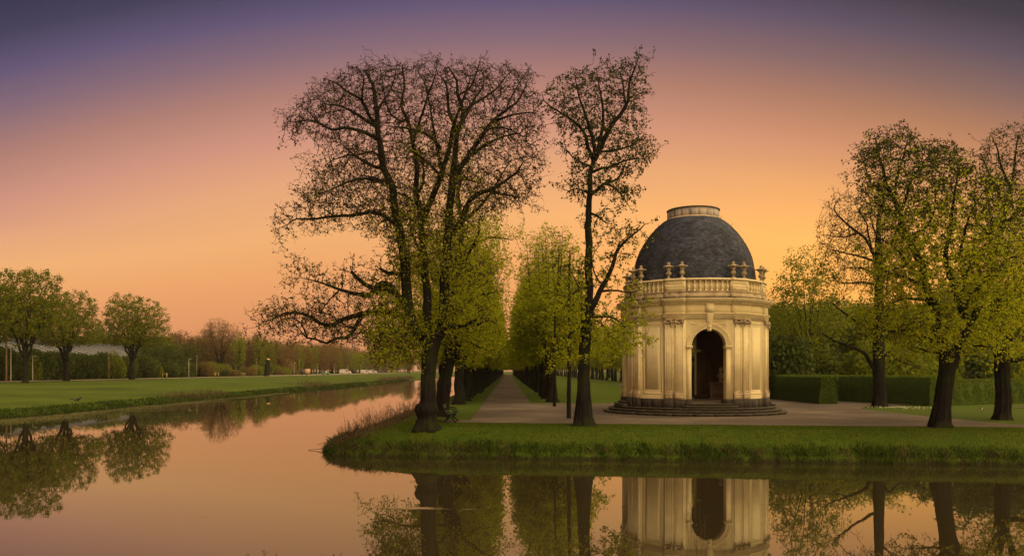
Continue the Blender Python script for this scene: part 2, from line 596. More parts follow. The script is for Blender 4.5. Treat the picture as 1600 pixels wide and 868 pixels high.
class Tree:
    def __init__(s, seed):
        s.r = np.random.default_rng(seed)
        s.pos, s.par, s.rad = [], [], []
        s.wood = MB()
        s.att = []

    def limb(s, pts, attach=True, k=None, wob=.03, rough=.08, grow=None, flare=None, nstart=.3, fine=False):
        """pts: rows x,y,z,r.  grow=(density per metre, spread) scatters growth points round the limb"""
        p = smoothpath(pts, .1 if fine else .3)
        par = -1
        if attach and s.pos:
            A = np.array(s.pos)
            par = int(np.argmin(((A - p[0, :3]) ** 2).sum(1)))
        n = len(p)
        if wob:
            w = s.r.normal(size=(n, 3)) * wob
            w = (w + np.roll(w, 1, 0) + np.roll(w, 2, 0)) / 1.7
            w[0] = 0
            p[:, :3] += w * np.minimum(1, p[:, 3:4] * 12)
        if par >= 0:
            # start just inside the limb it grows from
            p = np.vstack([[*s.pos[par], min(p[0, 3] * 1.15, max(s.rad[par], p[0, 3] * .8))], p]) if np.linalg.norm(p[0, :3] - s.pos[par]) > .12 else p
            n = len(p)
        base = len(s.pos)
        for i in range(n):
            s.pos.append(p[i, :3])
            s.par.append(par if i == 0 else base + i - 1)
            s.rad.append(p[i, 3])
        kk = k or (12 if p[0, 3] > .12 else 8 if p[0, 3] > .05 else 6)
        mod = 1 + rough * s.r.normal(size=(n, kk)) * .6
        if fine:      # ridged bark: furrows run up the trunk, with knots
            th = np.arange(kk) * 2 * PI / kk
            ph = s.r.uniform(0, 6, 8)
            zz_ = p[:, 2:3]
            mod = 1 + .035 * np.sin(th * 9 + 1.2 * np.sin(zz_ * 1.1 + ph[0])) + .025 * np.sin(th * 15 + ph[1] + 1.5 * np.sin(zz_ * 1.7 + ph[2])) \
                + .05 * np.sin(th * 3 + ph[3] + zz_ * .8) * np.sin(zz_ * 2.1 + ph[4]) + .03 * np.sin(th * 4 + ph[5]) * np.sin(zz_ * 4.3 + ph[6]) + .012 * s.r.normal(size=(n, kk))
        if flare is not None:
            th = np.arange(kk) * 2 * PI / kk
            lob = .5 + .5 * np.cos(th * 5 + 1.0) * .7 + .3 * np.cos(th * 3)
            f = np.array([flare(z) for z in p[:, 2]])
            mod = mod * (1 + f[:, None] * lob[None])
            fl = s.r.normal(size=kk) * .06
            mod = mod * (1 + fl[None])
        tube(s.wood, p[:, :3], np.maximum(p[:, 3], .008), kk, mod=mod)
        if grow:
            dens, spread = grow
            L = n * .3
            m = int(dens * L * (1 - nstart))
            if m > 0:
                i = s.r.integers(int(n * nstart), n, m)
                off = np.clip(s.r.normal(size=(m, 3)), -1.7, 1.7) * spread
                fr = (i / n)[:, None]
                c = p[i, :3] + off * (.6 + .5 * fr)
                # the tips reach a little beyond the limb
                end = p[-1, :3] - p[max(0, n - 4), :3]
                end = end / (np.linalg.norm(end) + 1e-9)
                c += end * (s.r.random((m, 1)) * spread * .5) * (fr > .8)
                s.att.append(c)
        return base

    def colonize(s, step=.3, infl=2.2, kill=.42, iters=60, up=.06, jit=.25, maxn=14000, rmin=.0065, power=2.3, rmax=.12):
        A = np.concatenate(s.att) if len(s.att) else np.zeros((0, 3))
        pos = [np.array(s.pos)]
        par = [np.array(s.par)]
        allp = pos[0]
        n0 = len(allp)
        # starting distances
        best = np.full(len(A), 1e9)
        bi = np.zeros(len(A), int)

        def upd(P_, off):
            nonlocal best, bi
            for c in range(0, len(P_), 400):
                Q = P_[c:c + 400]
                d = ((A[:, None] - Q[None]) ** 2).sum(2)
                j = d.argmin(1)
                dm = d[np.arange(len(A)), j]
                m = dm < best
                best[m] = dm[m]
                bi[m] = off + c + j[m]
        upd(allp, 0)
        NA = len(A)
        alive = best > kill * kill
        A, best, bi = A[alive], best[alive], bi[alive]
        tot = n0
        parents = list(s.par)
        P_all = allp
        for it in range(iters):
            act = best < infl * infl
            if not act.any():
                infl *= 1.5
                if infl > 8:
                    break
                continue
            ids, inv = np.unique(bi[act], return_inverse=True)
            v = A[act] - P_all[bi[act]]
            v /= np.linalg.norm(v, axis=1)[:, None] + 1e-9
            acc = np.zeros((len(ids), 3))
            np.add.at(acc, inv, v)
            acc /= np.linalg.norm(acc, axis=1)[:, None] + 1e-9
            acc += s.r.normal(size=acc.shape) * jit
            acc[:, 2] += up
            acc /= np.linalg.norm(acc, axis=1)[:, None] + 1e-9
            new = P_all[ids] + acc * step
            # drop growth that would repeat itself
            P_all = np.vstack([P_all, new])
            parents.extend(ids.tolist())
            upd(new, tot)
            tot += len(new)
            keep = best > kill * kill
            A, best, bi = A[keep], best[keep], bi[keep]
            if tot > maxn or len(A) == 0:
                break
        if DEBUG:
            print('TREE', n0, len(P_all), 'iters', it, 'left', len(A), 'att0', NA)
        s.P = P_all
        s.parent = np.array(parents)
        N = len(P_all)
        # pipe-model radii
        acc = np.zeros(N)
        main = np.full(N, -1)
        bigs = np.zeros(N)
        for i in range(N - 1, -1, -1):
            if acc[i] == 0:
                acc[i] = rmin ** power
            pa = s.parent[i]
            if pa >= 0:
                if i >= n0:
                    acc[pa] += acc[i]
                    if acc[i] > bigs[pa]:
                        bigs[pa] = acc[i]
                        main[pa] = i
        rr = np.minimum(acc ** (1 / power), rmax)
        rr[:n0] = np.array(s.rad)
        for i in range(n0, N):
            pa = s.parent[i]
            rr[i] = min(rr[i], rr[pa] * .92 if rr[pa] > rmin else rmin)
        rr = np.maximum(rr, rmin)
        s.R = rr
        s.n0 = n0
        s.main = main
        return s

    def twigs(s, frac=1.0, length=.22, rmax=.02):
        idx = np.where((s.R < rmax) & (np.arange(len(s.R)) >= s.n0))[0]
        m = int(len(idx) * frac)
        if m == 0:
            s.tw = np.zeros((0, 3))
            s.tb = s.tw
            return s
        i = s.r.choice(idx, m)
        pa = s.parent[i]
        d = s.P[i] - s.P[pa]
        d /= np.linalg.norm(d, axis=1)[:, None] + 1e-9
        v = d * .6 + s.r.normal(size=d.shape) * .7
        v[:, 2] += .15
        v /= np.linalg.norm(v, axis=1)[:, None]
        s.tb = s.P[i]
        s.tw = s.P[i] + v * (length * s.r.uniform(.4, 1.3, m))[:, None]
        return s

    def branch_mesh(s, k=4, twk=3, twr=.0045):
        mb = MB()
        N = len(s.P)
        idx = np.arange(s.n0, N)
        pa = s.parent[idx]
        A, B = s.P[pa], s.P[idx]
        ra = np.where(s.main[pa] == idx, np.minimum(s.R[pa], s.R[idx] * 1.25), s.R[idx] * 1.1)
        ra = np.where(pa < s.n0, s.R[idx] * 1.1, ra)
        rb = s.R[idx]

        def prisms(A, B, ra, rb, k):
            d = B - A
            d /= np.linalg.norm(d, axis=1)[:, None] + 1e-9
            up = np.where(np.abs(d[:, 2:3]) < .9, np.array([[0, 0, 1.0]]), np.array([[1.0, 0, 0]]))
            a = np.cross(d, up)
            a /= np.linalg.norm(a, axis=1)[:, None] + 1e-9
            b = np.cross(d, a)
            th = np.arange(k) * 2 * PI / k
            ring = np.cos(th)[None, :, None] * a[:, None] + np.sin(th)[None, :, None] * b[:, None]
            B2 = B + d * rb[:, None] * .6
            v = np.concatenate([A[:, None] + ring * ra[:, None, None], B2[:, None] + ring * rb[:, None, None]], 1)
            n = len(A)
            j = np.arange(k)
            f = np.stack([j, (j + 1) % k, k + (j + 1) % k, k + j], -1)
            mb.add(v.reshape(-1, 3), (np.arange(n)[:, None, None] * 2 * k + f[None]).reshape(-1, 4))
        big = rb > .02
        if big.any():
            prisms(A[big], B[big], ra[big], rb[big], max(k, 5))
        prisms(A[~big], B[~big], ra[~big], rb[~big], k)
        if len(s.tw):
            m = len(s.tw)
            prisms(s.tb, s.tw, np.full(m, twr * 1.3), np.full(m, twr * .8), twk)
        return mb

    def leafpoints(s, per=1.0, spread=.12, rmax=.02, tips=True, zfun=None):
        idx = np.where((s.R < rmax) & (np.arange(len(s.R)) >= s.n0))[0]
        src = s.P[idx]
        if tips and len(s.tw):
            src = np.vstack([src, s.tw, s.tw])
        w = np.ones(len(src)) if zfun is None else np.clip(zfun(src), 0, None)
        m = int(per * w.sum())
        if m == 0:
            return np.zeros((0, 3))
        i = s.r.choice(len(src), m, p=w / w.sum())
        return src[i] + s.r.normal(size=(m, 3)) * spread


def poly_points(poly, n, d, thick, r, fn=None, soft=9):
    """random points inside an outline seen from the path, spread through the depth of the crown"""
    poly = np.array(poly, float)
    x0, y0 = poly.min(0)
    x1, y1 = poly.max(0)
    out = []
    cx, cy = (x0 + x1) / 2, (y0 + y1) / 2
    hx, hy = (x1 - x0) / 2, (y1 - y0) / 2
    px, py = poly[:, 0], poly[:, 1]
    qx, qy = np.roll(px, -1), np.roll(py, -1)
    while sum(len(o) for o in out) < n:
        X = r.uniform(x0, x1, 4000)
        Y = r.uniform(y0, y1, 4000)
        c = ((py[None] > Y[:, None]) != (qy[None] > Y[:, None])) & (X[:, None] < (qx - px)[None] * (Y[:, None] - py[None]) / ((qy - py)[None] + 1e-9) + px[None])
        ins = c.sum(1) % 2 == 1
        X, Y = X[ins], Y[ins]
        if fn is not None:
            kk = fn(X, Y) > r.random(len(X))
            X, Y = X[kk], Y[kk]
        e = np.sqrt(np.clip(1 - ((X - cx) / hx) ** 2 * .8 - ((Y - cy) / hy) ** 2 * .5, .1, 1))
        dd = d + r.uniform(-1, 1, len(X)) * thick * e
        X = X + r.normal(size=len(X)) * soft       # ragged outline
        Y = Y + r.normal(size=len(X)) * soft * .8
        out.append(np.stack([(X - VX) * dd / FPX, dd, EYE + (HY - Y) * dd / FPX], -1))
    return thin_clumps(np.concatenate(out)[:n], r)


def undertop(c, top, low=None):
    if not top:
        return c
    tx, ty = zip(*top)
    x = VX + c[:, 0] * FPX / c[:, 1]
    y = HY - (c[:, 2] - EYE) * FPX / c[:, 1]
    return c[y > np.interp(x, tx, ty) + 6 + 15 * np.sin(c[:, 0] * 1.7) * np.sin(c[:, 1] * 1.3) + 9 * np.sin(c[:, 0] * 5.1 + c[:, 1])]


def thin_clumps(c, r, keep=.3):
    """thin the growth points between clumps, so the crown has gaps"""
    f = np.sin(c[:, 0] * 2.3 + 1.1 * np.sin(c[:, 2] * 1.3)) * np.sin(c[:, 1] * 1.9 + c[:, 2] * .6) * 1.0 + .6 * np.sin(c[:, 2] * 2.9 + c[:, 0])
    return c[r.random(len(c)) < keep + (1 - keep) * (f > -.12)]


def hero(seed, d, trunk, limbs, grow=(14, .8), flare=True, gz=GZ, top=None, mul=2.4, spr=.82):
    """a tree whose main limbs follow the photographed ones; every limb leans to its own depth"""
    T = Tree(seed)
    rows = [(*P(x, y, d), r) for x, y, r in trunk]
    rows[0] = (rows[0][0], rows[0][1], gz - .15, rows[0][3])
    zb = gz
    fl = (lambda z: .42 * math.exp(-max(0, z - zb) / .22)) if flare else None
    T.limb(rows, attach=False, k=44, wob=.006, rough=.05, flare=fl, fine=True)
    for L in limbs:
        r0, r1, dep, pts = L[:4]
        g = L[4] if len(L) > 4 else grow
        A = np.array(T.pos)
        # depth of the limb this one springs from, matched in the direction seen from the path
        ax = VX + A[:, 0] * FPX / A[:, 1]
        ay = HY - (A[:, 2] - EYE) * FPX / A[:, 1]
        j = int(np.argmin((ax - pts[0][0]) ** 2 + (ay - pts[0][1]) ** 2))
        d0 = A[j, 1]
        q = np.array(pts, float)
        s_ = np.concatenate([[0], np.cumsum(np.hypot(*(np.diff(q, axis=0).T)))])
        s_ /= s_[-1]
        rows = []
        for (x, y), t in zip(pts, s_):
            dd = d0 + dep * t
            rows.append((*P(x, y, dd), r0 * (1 - t) ** .8 + r1 * (1 - (1 - t) ** .8)))
        T.limb(rows, grow=(g[0] * mul, g[1] * spr))
    # nothing grows above the top of the crown
    T.top = top
    T.att = [thin_clumps(undertop(c, top), T.r) for c in T.att]
    return T


def finish(T, root_name, label, group=None, leafm='leaf', n_leaf=1.0, leaf_size=.09, spread=.12, zfun=None, k=4,
           tw=1.0, twlen=.22, extra=None, origin=None, cat='tree', barkm='bark', twigm='twig', twr=.0045, split=None):
    T.twigs(tw, twlen)
    mbb = T.branch_mesh(k=k, twr=twr)
    lp = T.leafpoints(n_leaf, spread, zfun=zfun)
    if extra is not None:
        lp = np.vstack([lp, extra])
    lm = MB()
    leaves(lm, lp, leaf_size, T.r)
    if split is not None:      # upper leaves painted darker, as silhouettes against the sky; plain green below
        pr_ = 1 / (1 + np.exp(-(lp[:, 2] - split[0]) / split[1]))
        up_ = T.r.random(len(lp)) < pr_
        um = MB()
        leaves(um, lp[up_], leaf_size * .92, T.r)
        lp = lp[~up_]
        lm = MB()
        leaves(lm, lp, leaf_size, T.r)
    o = np.array(origin if origin is not None else (0, 0, 0), dtype=np.float32)
    for m_ in (T.wood, mbb, lm):
        m_.v = [q - o for q in m_.v]
    root = thing(root_name, label, cat, tuple(float(c) for c in o), group=group)
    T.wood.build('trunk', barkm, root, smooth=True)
    mbb.build('branches', twigm, root, kind='stuff')
    if len(lp):
        lm.build('leaves', leafm, root, kind='stuff')
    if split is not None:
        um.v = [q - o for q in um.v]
        um.build('upper_silhouette_leaves', split[2], root, kind='stuff')
    return root


# ---- generic trees (built about their own base, z=0 the ground)


def ellipsoid_pts(n, r, cz, rx, rz, low=-.8, pw=.45, cx=0, cy=0, lump=0.0):
    v = r.normal(size=(n * 3, 3))
    v /= np.linalg.norm(v, axis=1)[:, None]
    rad = r.random(n * 3) ** pw
    if lump:
        ph = r.uniform(0, 6, 6)
        q = 1 + lump * (np.sin(v[:, 0] * 4 + ph[0]) * np.sin(v[:, 1] * 4 + ph[1]) + np.sin(v[:, 2] * 5 + ph[2]) * .6)
        rad = rad * q
    v = v * rad[:, None]
    v = v[v[:, 2] > low][:n]
    return np.stack([cx + v[:, 0] * rx, cy + v[:, 1] * rx, cz + v[:, 2] * rz], -1)


def avenue_tree(seed, H=14.3):
    """pollarded lime: bare dark trunk, a knuckle, then many steep stems; thick green skirt, thin top"""
    T = Tree(seed)
    r = T.r
    lean = r.normal(size=2) * .12
    hk = 3.7 + r.uniform(-.3, .4)
    T.limb([(0, 0, -.15, .47), (.02, 0, .3, .40), (lean[0] * .5, lean[1] * .5, 1.6, .34), (lean[0], lean[1], hk - .5, .33), (lean[0], lean[1], hk, .38)],
           attach=False, k=14, rough=.06, flare=lambda z: .35 * math.exp(-max(0, z) / .3))
    n = 9
    for i in range(n):
        a = i * 2 * PI / n + r.uniform(-.3, .3)
        h = H * r.uniform(.82, 1.0) if i % 3 else H * r.uniform(.6, .8)
        rr = r.uniform(.5, 1.0) * (2.0 if i % 3 else 2.6)
        c, s = math.cos(a), math.sin(a)
        T.limb([(lean[0] + c * .1, lean[1] + s * .1, hk - .25, r.uniform(.10, .17)), (lean[0] + c * .7, lean[1] + s * .7, hk + .9, .10),
                (lean[0] + c * rr * .75, lean[1] + s * rr * .75, hk + (h - hk) * .45, .065), (lean[0] + c * rr * .9, lean[1] + s * rr * .9, h * .85, .03),
                (lean[0] + c * rr, lean[1] + s * rr, h, .012)], grow=(9, .45), nstart=.35, rough=.05)
    for i in range(7):
        a = r.uniform(0, 2 * PI)
        z0 = hk + r.uniform(-.4, 1.5)
        c, s = math.cos(a), math.sin(a)
        L = r.uniform(2.0, 3.1)
        T.limb([(c * .15, s * .15, z0, .06), (c * L * .5, s * L * .5, z0 + .7, .04), (c * L, s * L, z0 + r.uniform(.2, 1.2), .012)], grow=(22, .55), nstart=.2)
    T.att.append(ellipsoid_pts(1900, r, 7.2, 3.0, 3.4, low=-.95, pw=.5))
    T.att.append(ellipsoid_pts(1300, r, 11.2, 2.6, 3.4, pw=.6))
    T.colonize(step=.3, kill=.38, infl=2.5, maxn=4200, jit=.3, rmin=.008)
    return T


def round_tree(seed, H=17, rx=6.3, zc=11.0, rz=6.3, ht=3.6, n=3200, rt=.42, limbs=9, low=-.7):
    T = Tree(seed)
    r = T.r
    T.limb([(0, 0, -.2, rt * 1.25), (.05, 0, .4, rt), (.15, .1, ht * .6, rt * .85), (.1, .15, ht, rt * .9)], attach=False, k=14, flare=lambda z: .3 * math.exp(-max(0, z) / .3))
    for i in range(limbs):
        a = i * 2 * PI / limbs + r.uniform(-.4, .4)
        c, s = math.cos(a), math.sin(a)
        e = r.uniform(.35, .95)
        ro = rx * .78 * math.sin(math.acos(min(.95, e)))
        zt = zc + rz * .8 * (e * 1.25 - .35)
        T.limb([(c * .1 + .1, s * .1 + .15, ht - .3, rt * .5), (c * ro * .35, s * ro * .35, ht + (zt - ht) * .42, rt * .34),
                (c * ro * .75, s * ro * .75, ht + (zt - ht) * .78, rt * .18), (c * ro, s * ro, zt, .03)], grow=(8, .8), wob=.09)
    T.att.append(ellipsoid_pts(n, r, zc, rx, rz, low=low, pw=.42, lump=.16))
    T.colonize(step=.4, kill=.5, infl=3.2, maxn=5200, jit=.3, rmin=.010)
    return T


def woods_tree(seed, H=18, rx=4.2, n=520, ht=2.5, rt=.3, low=-.9):
    T = Tree(seed)
    r = T.r
    T.limb([(0, 0, -.2, rt * 1.2), (0, 0, ht, rt), (r.normal() * .3, r.normal() * .3, H * .5, rt * .6), (r.normal() * .5, r.normal() * .5, H * .9, .04)],
           attach=False, k=8, grow=(6, 1.0), nstart=.3)
    for i in range(8):
        a = r.uniform(0, 2 * PI)
        c, s = math.cos(a), math.sin(a)
        z0 = r.uniform(ht, H * .6)
        L = rx * r.uniform(.5, .9)
        T.limb([(0, 0, z0, rt * .45), (c * L * .5, s * L * .5, z0 + 1.3, rt * .25), (c * L, s * L, z0 + r.uniform(2, 4.5), .02)], grow=(6, .9), wob=.08)
    T.att.append(ellipsoid_pts(n, r, H * .56, rx, H * .45, low=low, pw=.45, lump=.2))
    T.colonize(step=.55, kill=.75, infl=3.5, maxn=2200, jit=.3, rmin=.014)
    return T

# ------------------------------------------------------------------ ground and water


def grid(name, xs, ys, hf, m, kind='structure', smooth=True):
    X, Y = np.meshgrid(xs, ys)
    Z = hf(X, Y)
    v = np.stack([X, Y, Z], -1).reshape(-1, 3)
    nx, ny = len(xs), len(ys)
    i = np.arange(ny - 1)[:, None] * nx
    j = np.arange(nx - 1)[None]
    mb = MB()
    mb.add(v, np.stack([i + j, i + j + 1, i + nx + j + 1, i + nx + j], -1).reshape(-1, 4))
    return mb.build(name, m, smooth=smooth, kind=kind)


def wob(x, s, ph=0):
    return np.sin(x * s + ph) * .5 + np.sin(x * s * 2.3 + 1.7 + ph) * .3 + np.sin(x * s * 5.1 + .6 + ph) * .2


def shore_sd(X, Y):
    """metres inland from the canal's edge on the garden side"""
    a = (Y - (32.2 - .125 * X) + .10 * wob(X, 1.3)) * .992
    b = X + 7.75 + .18 * wob(Y, .9) + .35 * np.exp(-((Y - 36.2) / 2.2) ** 2)
    k = 1.6
    h = np.clip(.5 + .5 * (b - a) / k, 0, 1)
    return b * (1 - h) + a * h - k * h * (1 - h)


def bank(sd, top, w=3.3, step=.20):
    t = np.clip((sd - .15) / w, 0, 1)
    up = step + (top - step) * (1 - (1 - t) ** 1.7)
    return np.where(sd < 0, np.maximum(-.8, sd * 1.2), np.where(sd < .15, sd / .15 * step, up))


def garden_h(X, Y):
    sd = shore_sd(X, Y)
    z = bank(sd, GZ)
    z = z + .018 * wob(X, 2.1) * wob(Y, 1.7) * np.clip(sd, 0, 1) * np.clip((4 - sd), 0, 1)
    # roots lift the turf round the big tree
    z = z + .10 * np.exp(-((X + 3.5) ** 2 + (Y - 35.1) ** 2) / .8)
    return z


xs = np.concatenate([np.arange(-10.5, -3, .2), np.arange(-3, 26, .5), np.arange(26, 60, 2), np.geomspace(60, 1500, 20)])
ys = np.concatenate([np.arange(26, 41, .2), np.arange(41, 80, .8), np.geomspace(80, 4000, 50)])
grid('garden_ground', xs, ys, garden_h, 'lawn')

LX = -37.0


def left_sd(X, Y):
    return (LX + .5 * wob(Y, .12) + .2 * wob(Y, .7)) - X


def left_h(X, Y):
    sd = left_sd(X, Y)
    z = bank(sd, .75, w=3.0, step=.12)
    t = np.clip((sd - 3.1) / 40, 0, 1)
    return np.where(sd > 3.1, .75 - .02 + (LZ - .73) * t ** .8, z) + .02 * wob(X, .6) * wob(Y, .5) * (sd > 0)


xs = -np.concatenate([np.arange(35.5, 41, .3), np.arange(41, 90, 2), np.geomspace(90, 1500, 20)])[::-1]
ys = np.concatenate([np.geomspace(12, 60, 30), np.arange(61, 200, 1.2), np.geomspace(200, 4000, 70)])
grid('far_bank', xs, ys, left_h, 'lawn_far')

mb = MB()
mb.add([(-400, -60, 0), (400, -60, 0), (400, 900, 0), (-400, 900, 0)], [[0, 1, 2, 3]])
mb.build('canal_water', 'water', kind='structure')
mb = MB()
mb.add([(-1500, -80, -1.0), (1500, -80, -1.0), (1500, 4000, -1.0), (-1500, 4000, -1.0)], [[0, 1, 2, 3]])
mb.build('canal_bed', 'mud', kind='structure')
mb = MB()  # the canal ends far away at a planted bank
mb.add([(-60, 860, 1.0), (10, 860, 1.0), (10, 4000, 1.0), (-60, 4000, 1.0), (-60, 855, -1), (10, 855, -1)], [[0, 1, 2, 3], [4, 5, 1, 0]])
mb.build('far_canal_end', 'lawn_far', kind='structure')


def sheet(name, poly, m, z, jag=0.0, kind='structure'):
    """flat sheet with slightly ragged edges"""
    pts = []
    n = len(poly)
    for i in range(n):
        a, b = np.array(poly[i], float), np.array(poly[(i + 1) % n], float)
        L = np.linalg.norm(b - a)
        k = max(1, min(120, int(L / .5))) if jag else 1
        nr = np.array([-(b - a)[1], (b - a)[0]]) / (L + 1e-9)
        for q in range(k):
            t = q / k
            pts.append(a + (b - a) * t + nr * (jag * (rng.random() - .5) * 2 if 0 < t < 1 else 0))
    from mathutils.geometry import tessellate_polygon
    tri = tessellate_polygon([[Vector((p_[0], p_[1], 0)) for p_ in pts]])
    q = np.array([(p_[0], p_[1], z) for p_ in pts])
    f = np.array(tri)
    cr_ = np.cross(q[f[:, 1]] - q[f[:, 0]], q[f[:, 2]] - q[f[:, 0]])[:, 2]
    f[cr_ < 0] = f[cr_ < 0][:, ::-1]
    mb = MB()
    mb.add(q, f)
    return mb.build(name, m, kind=kind)


# gravel lies 4 mm over the turf sheet
front = lambda x: 37.95 - .13 * x
sheet('gravel_path', [(-1.9, 39.8), (1.72, 39.8), (1.72, 620), (-1.9, 620)], 'gravel', GZ + .030, .05)
sheet('gravel_forecourt', [(-3.25, front(-3.25) + .1), (0, front(0)), (11, front(11)), (23, front(23)), (23.2, 36.9), (22.8, 44), (22.9, 50), (23.3, 53), (25.0, 55.6), (28.2, 57.6), (30.2, 58.6),
                           (26.6, 66.6), (26.5, 75), (24.9, 75), (24.9, 59.9), (23.2, 59.9), (23.1, 72), (19.0, 72), (17.5, 64), (14, 61.2), (3, 61.0), (1.55, 61.0), (1.5, 40.3), (-3.25, 40.25)], 'gravel', GZ + .034, .05)
sheet('gravel_front_walk', [(22.8, front(22.8)), (60, front(60)), (60, 34.5), (26, 36.0), (22.9, 37.0)], 'gravel', GZ + .030, .05)
sheet('gravel_hedge_walk', [(19.1, 71.7), (23.0, 71.7), (23.1, 150), (19.2, 150)], 'gravel', GZ + .030, .05)
sheet('side_path', [(33.5, 54.4), (36, 53.2), (62, 51.5), (62, 55), (38, 56)], 'gravel', GZ + .034, .05)
sheet('bank_road', [(-84.5, 60), (-79.6, 60), (-79.6, 900), (-84.5, 900)], 'gravel2', LZ + .06, .12)
sheet('parking_strip', [(-99, 300), (-86, 300), (-86, 640), (-99, 640)], 'gravel2', LZ + .05, .3)

# ------------------------------------------------------------------ grass and reeds


def on_garden(n, x0, x1, s0, s1, r):
    out = []
    while sum(map(len, out)) < n:
        X = r.uniform(x0, x1, n)
        Y = 32.2 - .125 * X + r.uniform(-1, 8, n)
        sd = shore_sd(X, Y)
        k = (sd > s0) & (sd < s1)
        out.append(np.stack([X[k], Y[k]], -1))
    q = np.concatenate(out)[:n]
    return np.column_stack([q, garden_h(q[:, 0], q[:, 1])])


r = np.random.default_rng(3)
b = on_garden(110000, -9, 27, .3, 9.5, r)
b = b[(b[:, 1] < front(b[:, 0]) - .03) | (b[:, 0] < -3.3)]
mb = MB()
blades(mb, b, .06, np.full(len(b), .016), r, .5)
mb.build('lawn_grass', 'blade', kind='stuff', label='short green lawn grass on the near garden bank', category='grass')
mb = MB()
b = on_garden(46000, -9, 27, -.08, 1.15, r)
b = b[r.random(len(b)) < 1.3 - 1.05 * shore_sd(b[:, 0], b[:, 1])]
clump = .55 + .75 * np.clip(wob(b[:, 0], 1.37) * wob(b[:, 0] + 40, .61) * 2 + .45 * wob(b[:, 0], 7.3) + .3 * r.normal(size=len(b)), -0.45, 1.3)
blades(mb, b, .22 * clump, np.full(len(b), .016), r, .45)
mb.build('bank_grass', 'bladedark', kind='stuff', label='long dark tufted grass along the water edge', category='grass')
mb = MB()
b = on_garden(3200, -9, 27, -.05, .55, r)
b = b[(wob(b[:, 0], .83, 2) * wob(b[:, 0], 2.9, 1) > .05) | (b[:, 0] < -1)]
blades(mb, b, np.full(len(b), .3), np.full(len(b), .014), r, .7)
# wild corner: dry stems on the side of the long canal
n = 15000
Y = r.uniform(34.5, 62, n) ** 1.0
X = -7.9 + np.abs(r.normal(size=n)) * 1.0
sd = shore_sd(X, Y)
k = (sd > -.05) & (sd < 2.6)
q = np.column_stack([X[k], Y[k], garden_h(X[k], Y[k])])
blades(mb, q, np.full(len(q), .27), np.full(len(q), .016), r, .55)
mb.build('dry_grass', 'straw', kind='stuff', label='dry brown grass on the wild corner of the bank', category='grass')

mb = MB()
n = 620
for i in range(n):
    y = 36.8 + 34 * r.random() ** 1.5
    x = -8.0 + abs(r.normal()) * .45 + .1
    z = float(garden_h(np.array([x]), np.array([y]))[0])
    h = r.uniform(.45, 1.15) * (.75 + .5 * r.random()) * (1 if y > 38.5 else .5)
    ln = r.normal(size=2) * .14 + np.array([-.06, 0])
    p0 = np.array([x, y, z])
    p1 = p0 + np.array([ln[0] * .4, ln[1] * .4, h * .55])
    p2 = p0 + np.array([ln[0] * 1.3, ln[1] * 1.3, h])
    tube(mb, [p0, p1, p2], [.007, .006, .004], 3, cap=False)
    for q in range(r.integers(2, 6)):
        t = r.uniform(.45, 1)
        s_ = p1 + (p2 - p1) * (t - .45) / .55
        e = s_ + np.array([r.normal() * .07, r.normal() * .07, r.uniform(.03, .14)])
        tube(mb, [s_, e], [.0045, .003], 3, cap=False)
mb.build('dry_reeds', 'straw', kind='stuff', label='tall bare brown reed stems beside the long canal', category='reeds')

# edge of the far bank: dark long grass, brown scrub in three patches
mb = MB()
n = 26000
Y = 50 + (300 - 50) * r.random(n) ** 1.6
X = LX + .5 * wob(Y, .12) + .2 * wob(Y, .7) - r.random(n) ** 1.4 * 1.7
blades(mb, np.column_stack([X, Y, left_h(X, Y) - .02]), .22 * (.6 + .6 * r.random(n)), .03 + .0002 * Y, r, .5)
mb.build('far_bank_grass', 'bladedark', kind='stuff', label='dark tufted grass along the far canal edge', category='grass')
mb = MB()
for (y0, y1, xo, nn, hh) in [(90, 108, 1.6, 700, .55), (150, 172, 1.8, 500, .9), (240, 320, 1.6, 1000, 1.1), (178, 225, 2.0, 200, .5)]:
    Y = r.uniform(y0, y1, nn)
    X = LX - .3 - np.abs(r.normal(size=nn)) * xo
    blades(mb, np.column_stack([X, Y, left_h(X, Y)]), np.full(nn, hh), .02 + .00015 * Y, r, .3)
mb.build('bank_scrub', 'straw', kind='stuff', label='brown dead stalks on the far canal bank', category='scrub')

# floating weed on the water
mb = MB()


def floaters(cx, cy, lx, ly, n, s, r, z=.006):
    q = np.column_stack([cx + r.normal(size=n) * lx, cy + r.normal(size=n) * ly, np.full(n, z) + r.random(n) * .004])
    th = r.uniform(0, 2 * PI, n)
    ss = s * r.uniform(.4, 1.4, n)
    a = np.stack([np.cos(th), np.sin(th), 0 * th], -1) * ss[:, None]
    b_ = np.stack([-np.sin(th), np.cos(th), 0 * th], -1) * (ss * .6)[:, None]
    v = np.stack([q - a, q + b_ - a * .3, q + a, q - b_ + a * .2], 1).reshape(-1, 3)
    mb.add(v, np.arange(n)[:, None] * 4 + np.arange(4)[None])


for i in range(210):
    y = 52 + 75 * r.random() ** 1.2
    floaters(LX + .6 + abs(r.normal()) * 1.5 * (1 + .5 * (y < 80)), y, .7, 1.8, 100, .07, r)
for i in range(150):
    y = 60 + 90 * r.random()
    floaters(LX + 2.0 + abs(r.normal()) * 5.5, y, 1.9, .25, 60, .06, r)
mb.build('pond_weed', 'algae', kind='stuff', label='floating green weed along the far canal edge', category='water weed')
mb = MB()
for i in range(9):
    floaters(-2.6 + r.normal() * .35, 20.6 + r.normal() * .06, .22, .035, 260, .022, r)
floaters(-2.0, 20.45, .3, .03, 200, .02, r)
floaters(-1.0, 20.4, .08, .02, 60, .02, r)
mb.build('weed_raft', 'scum', kind='stuff', label='thin raft of brown debris floating mid canal', category='water weed')
mb = MB()
for i in range(46):
    floaters(r.uniform(-14, 24), r.uniform(17, 31), .12, .02, 9, .016, r)
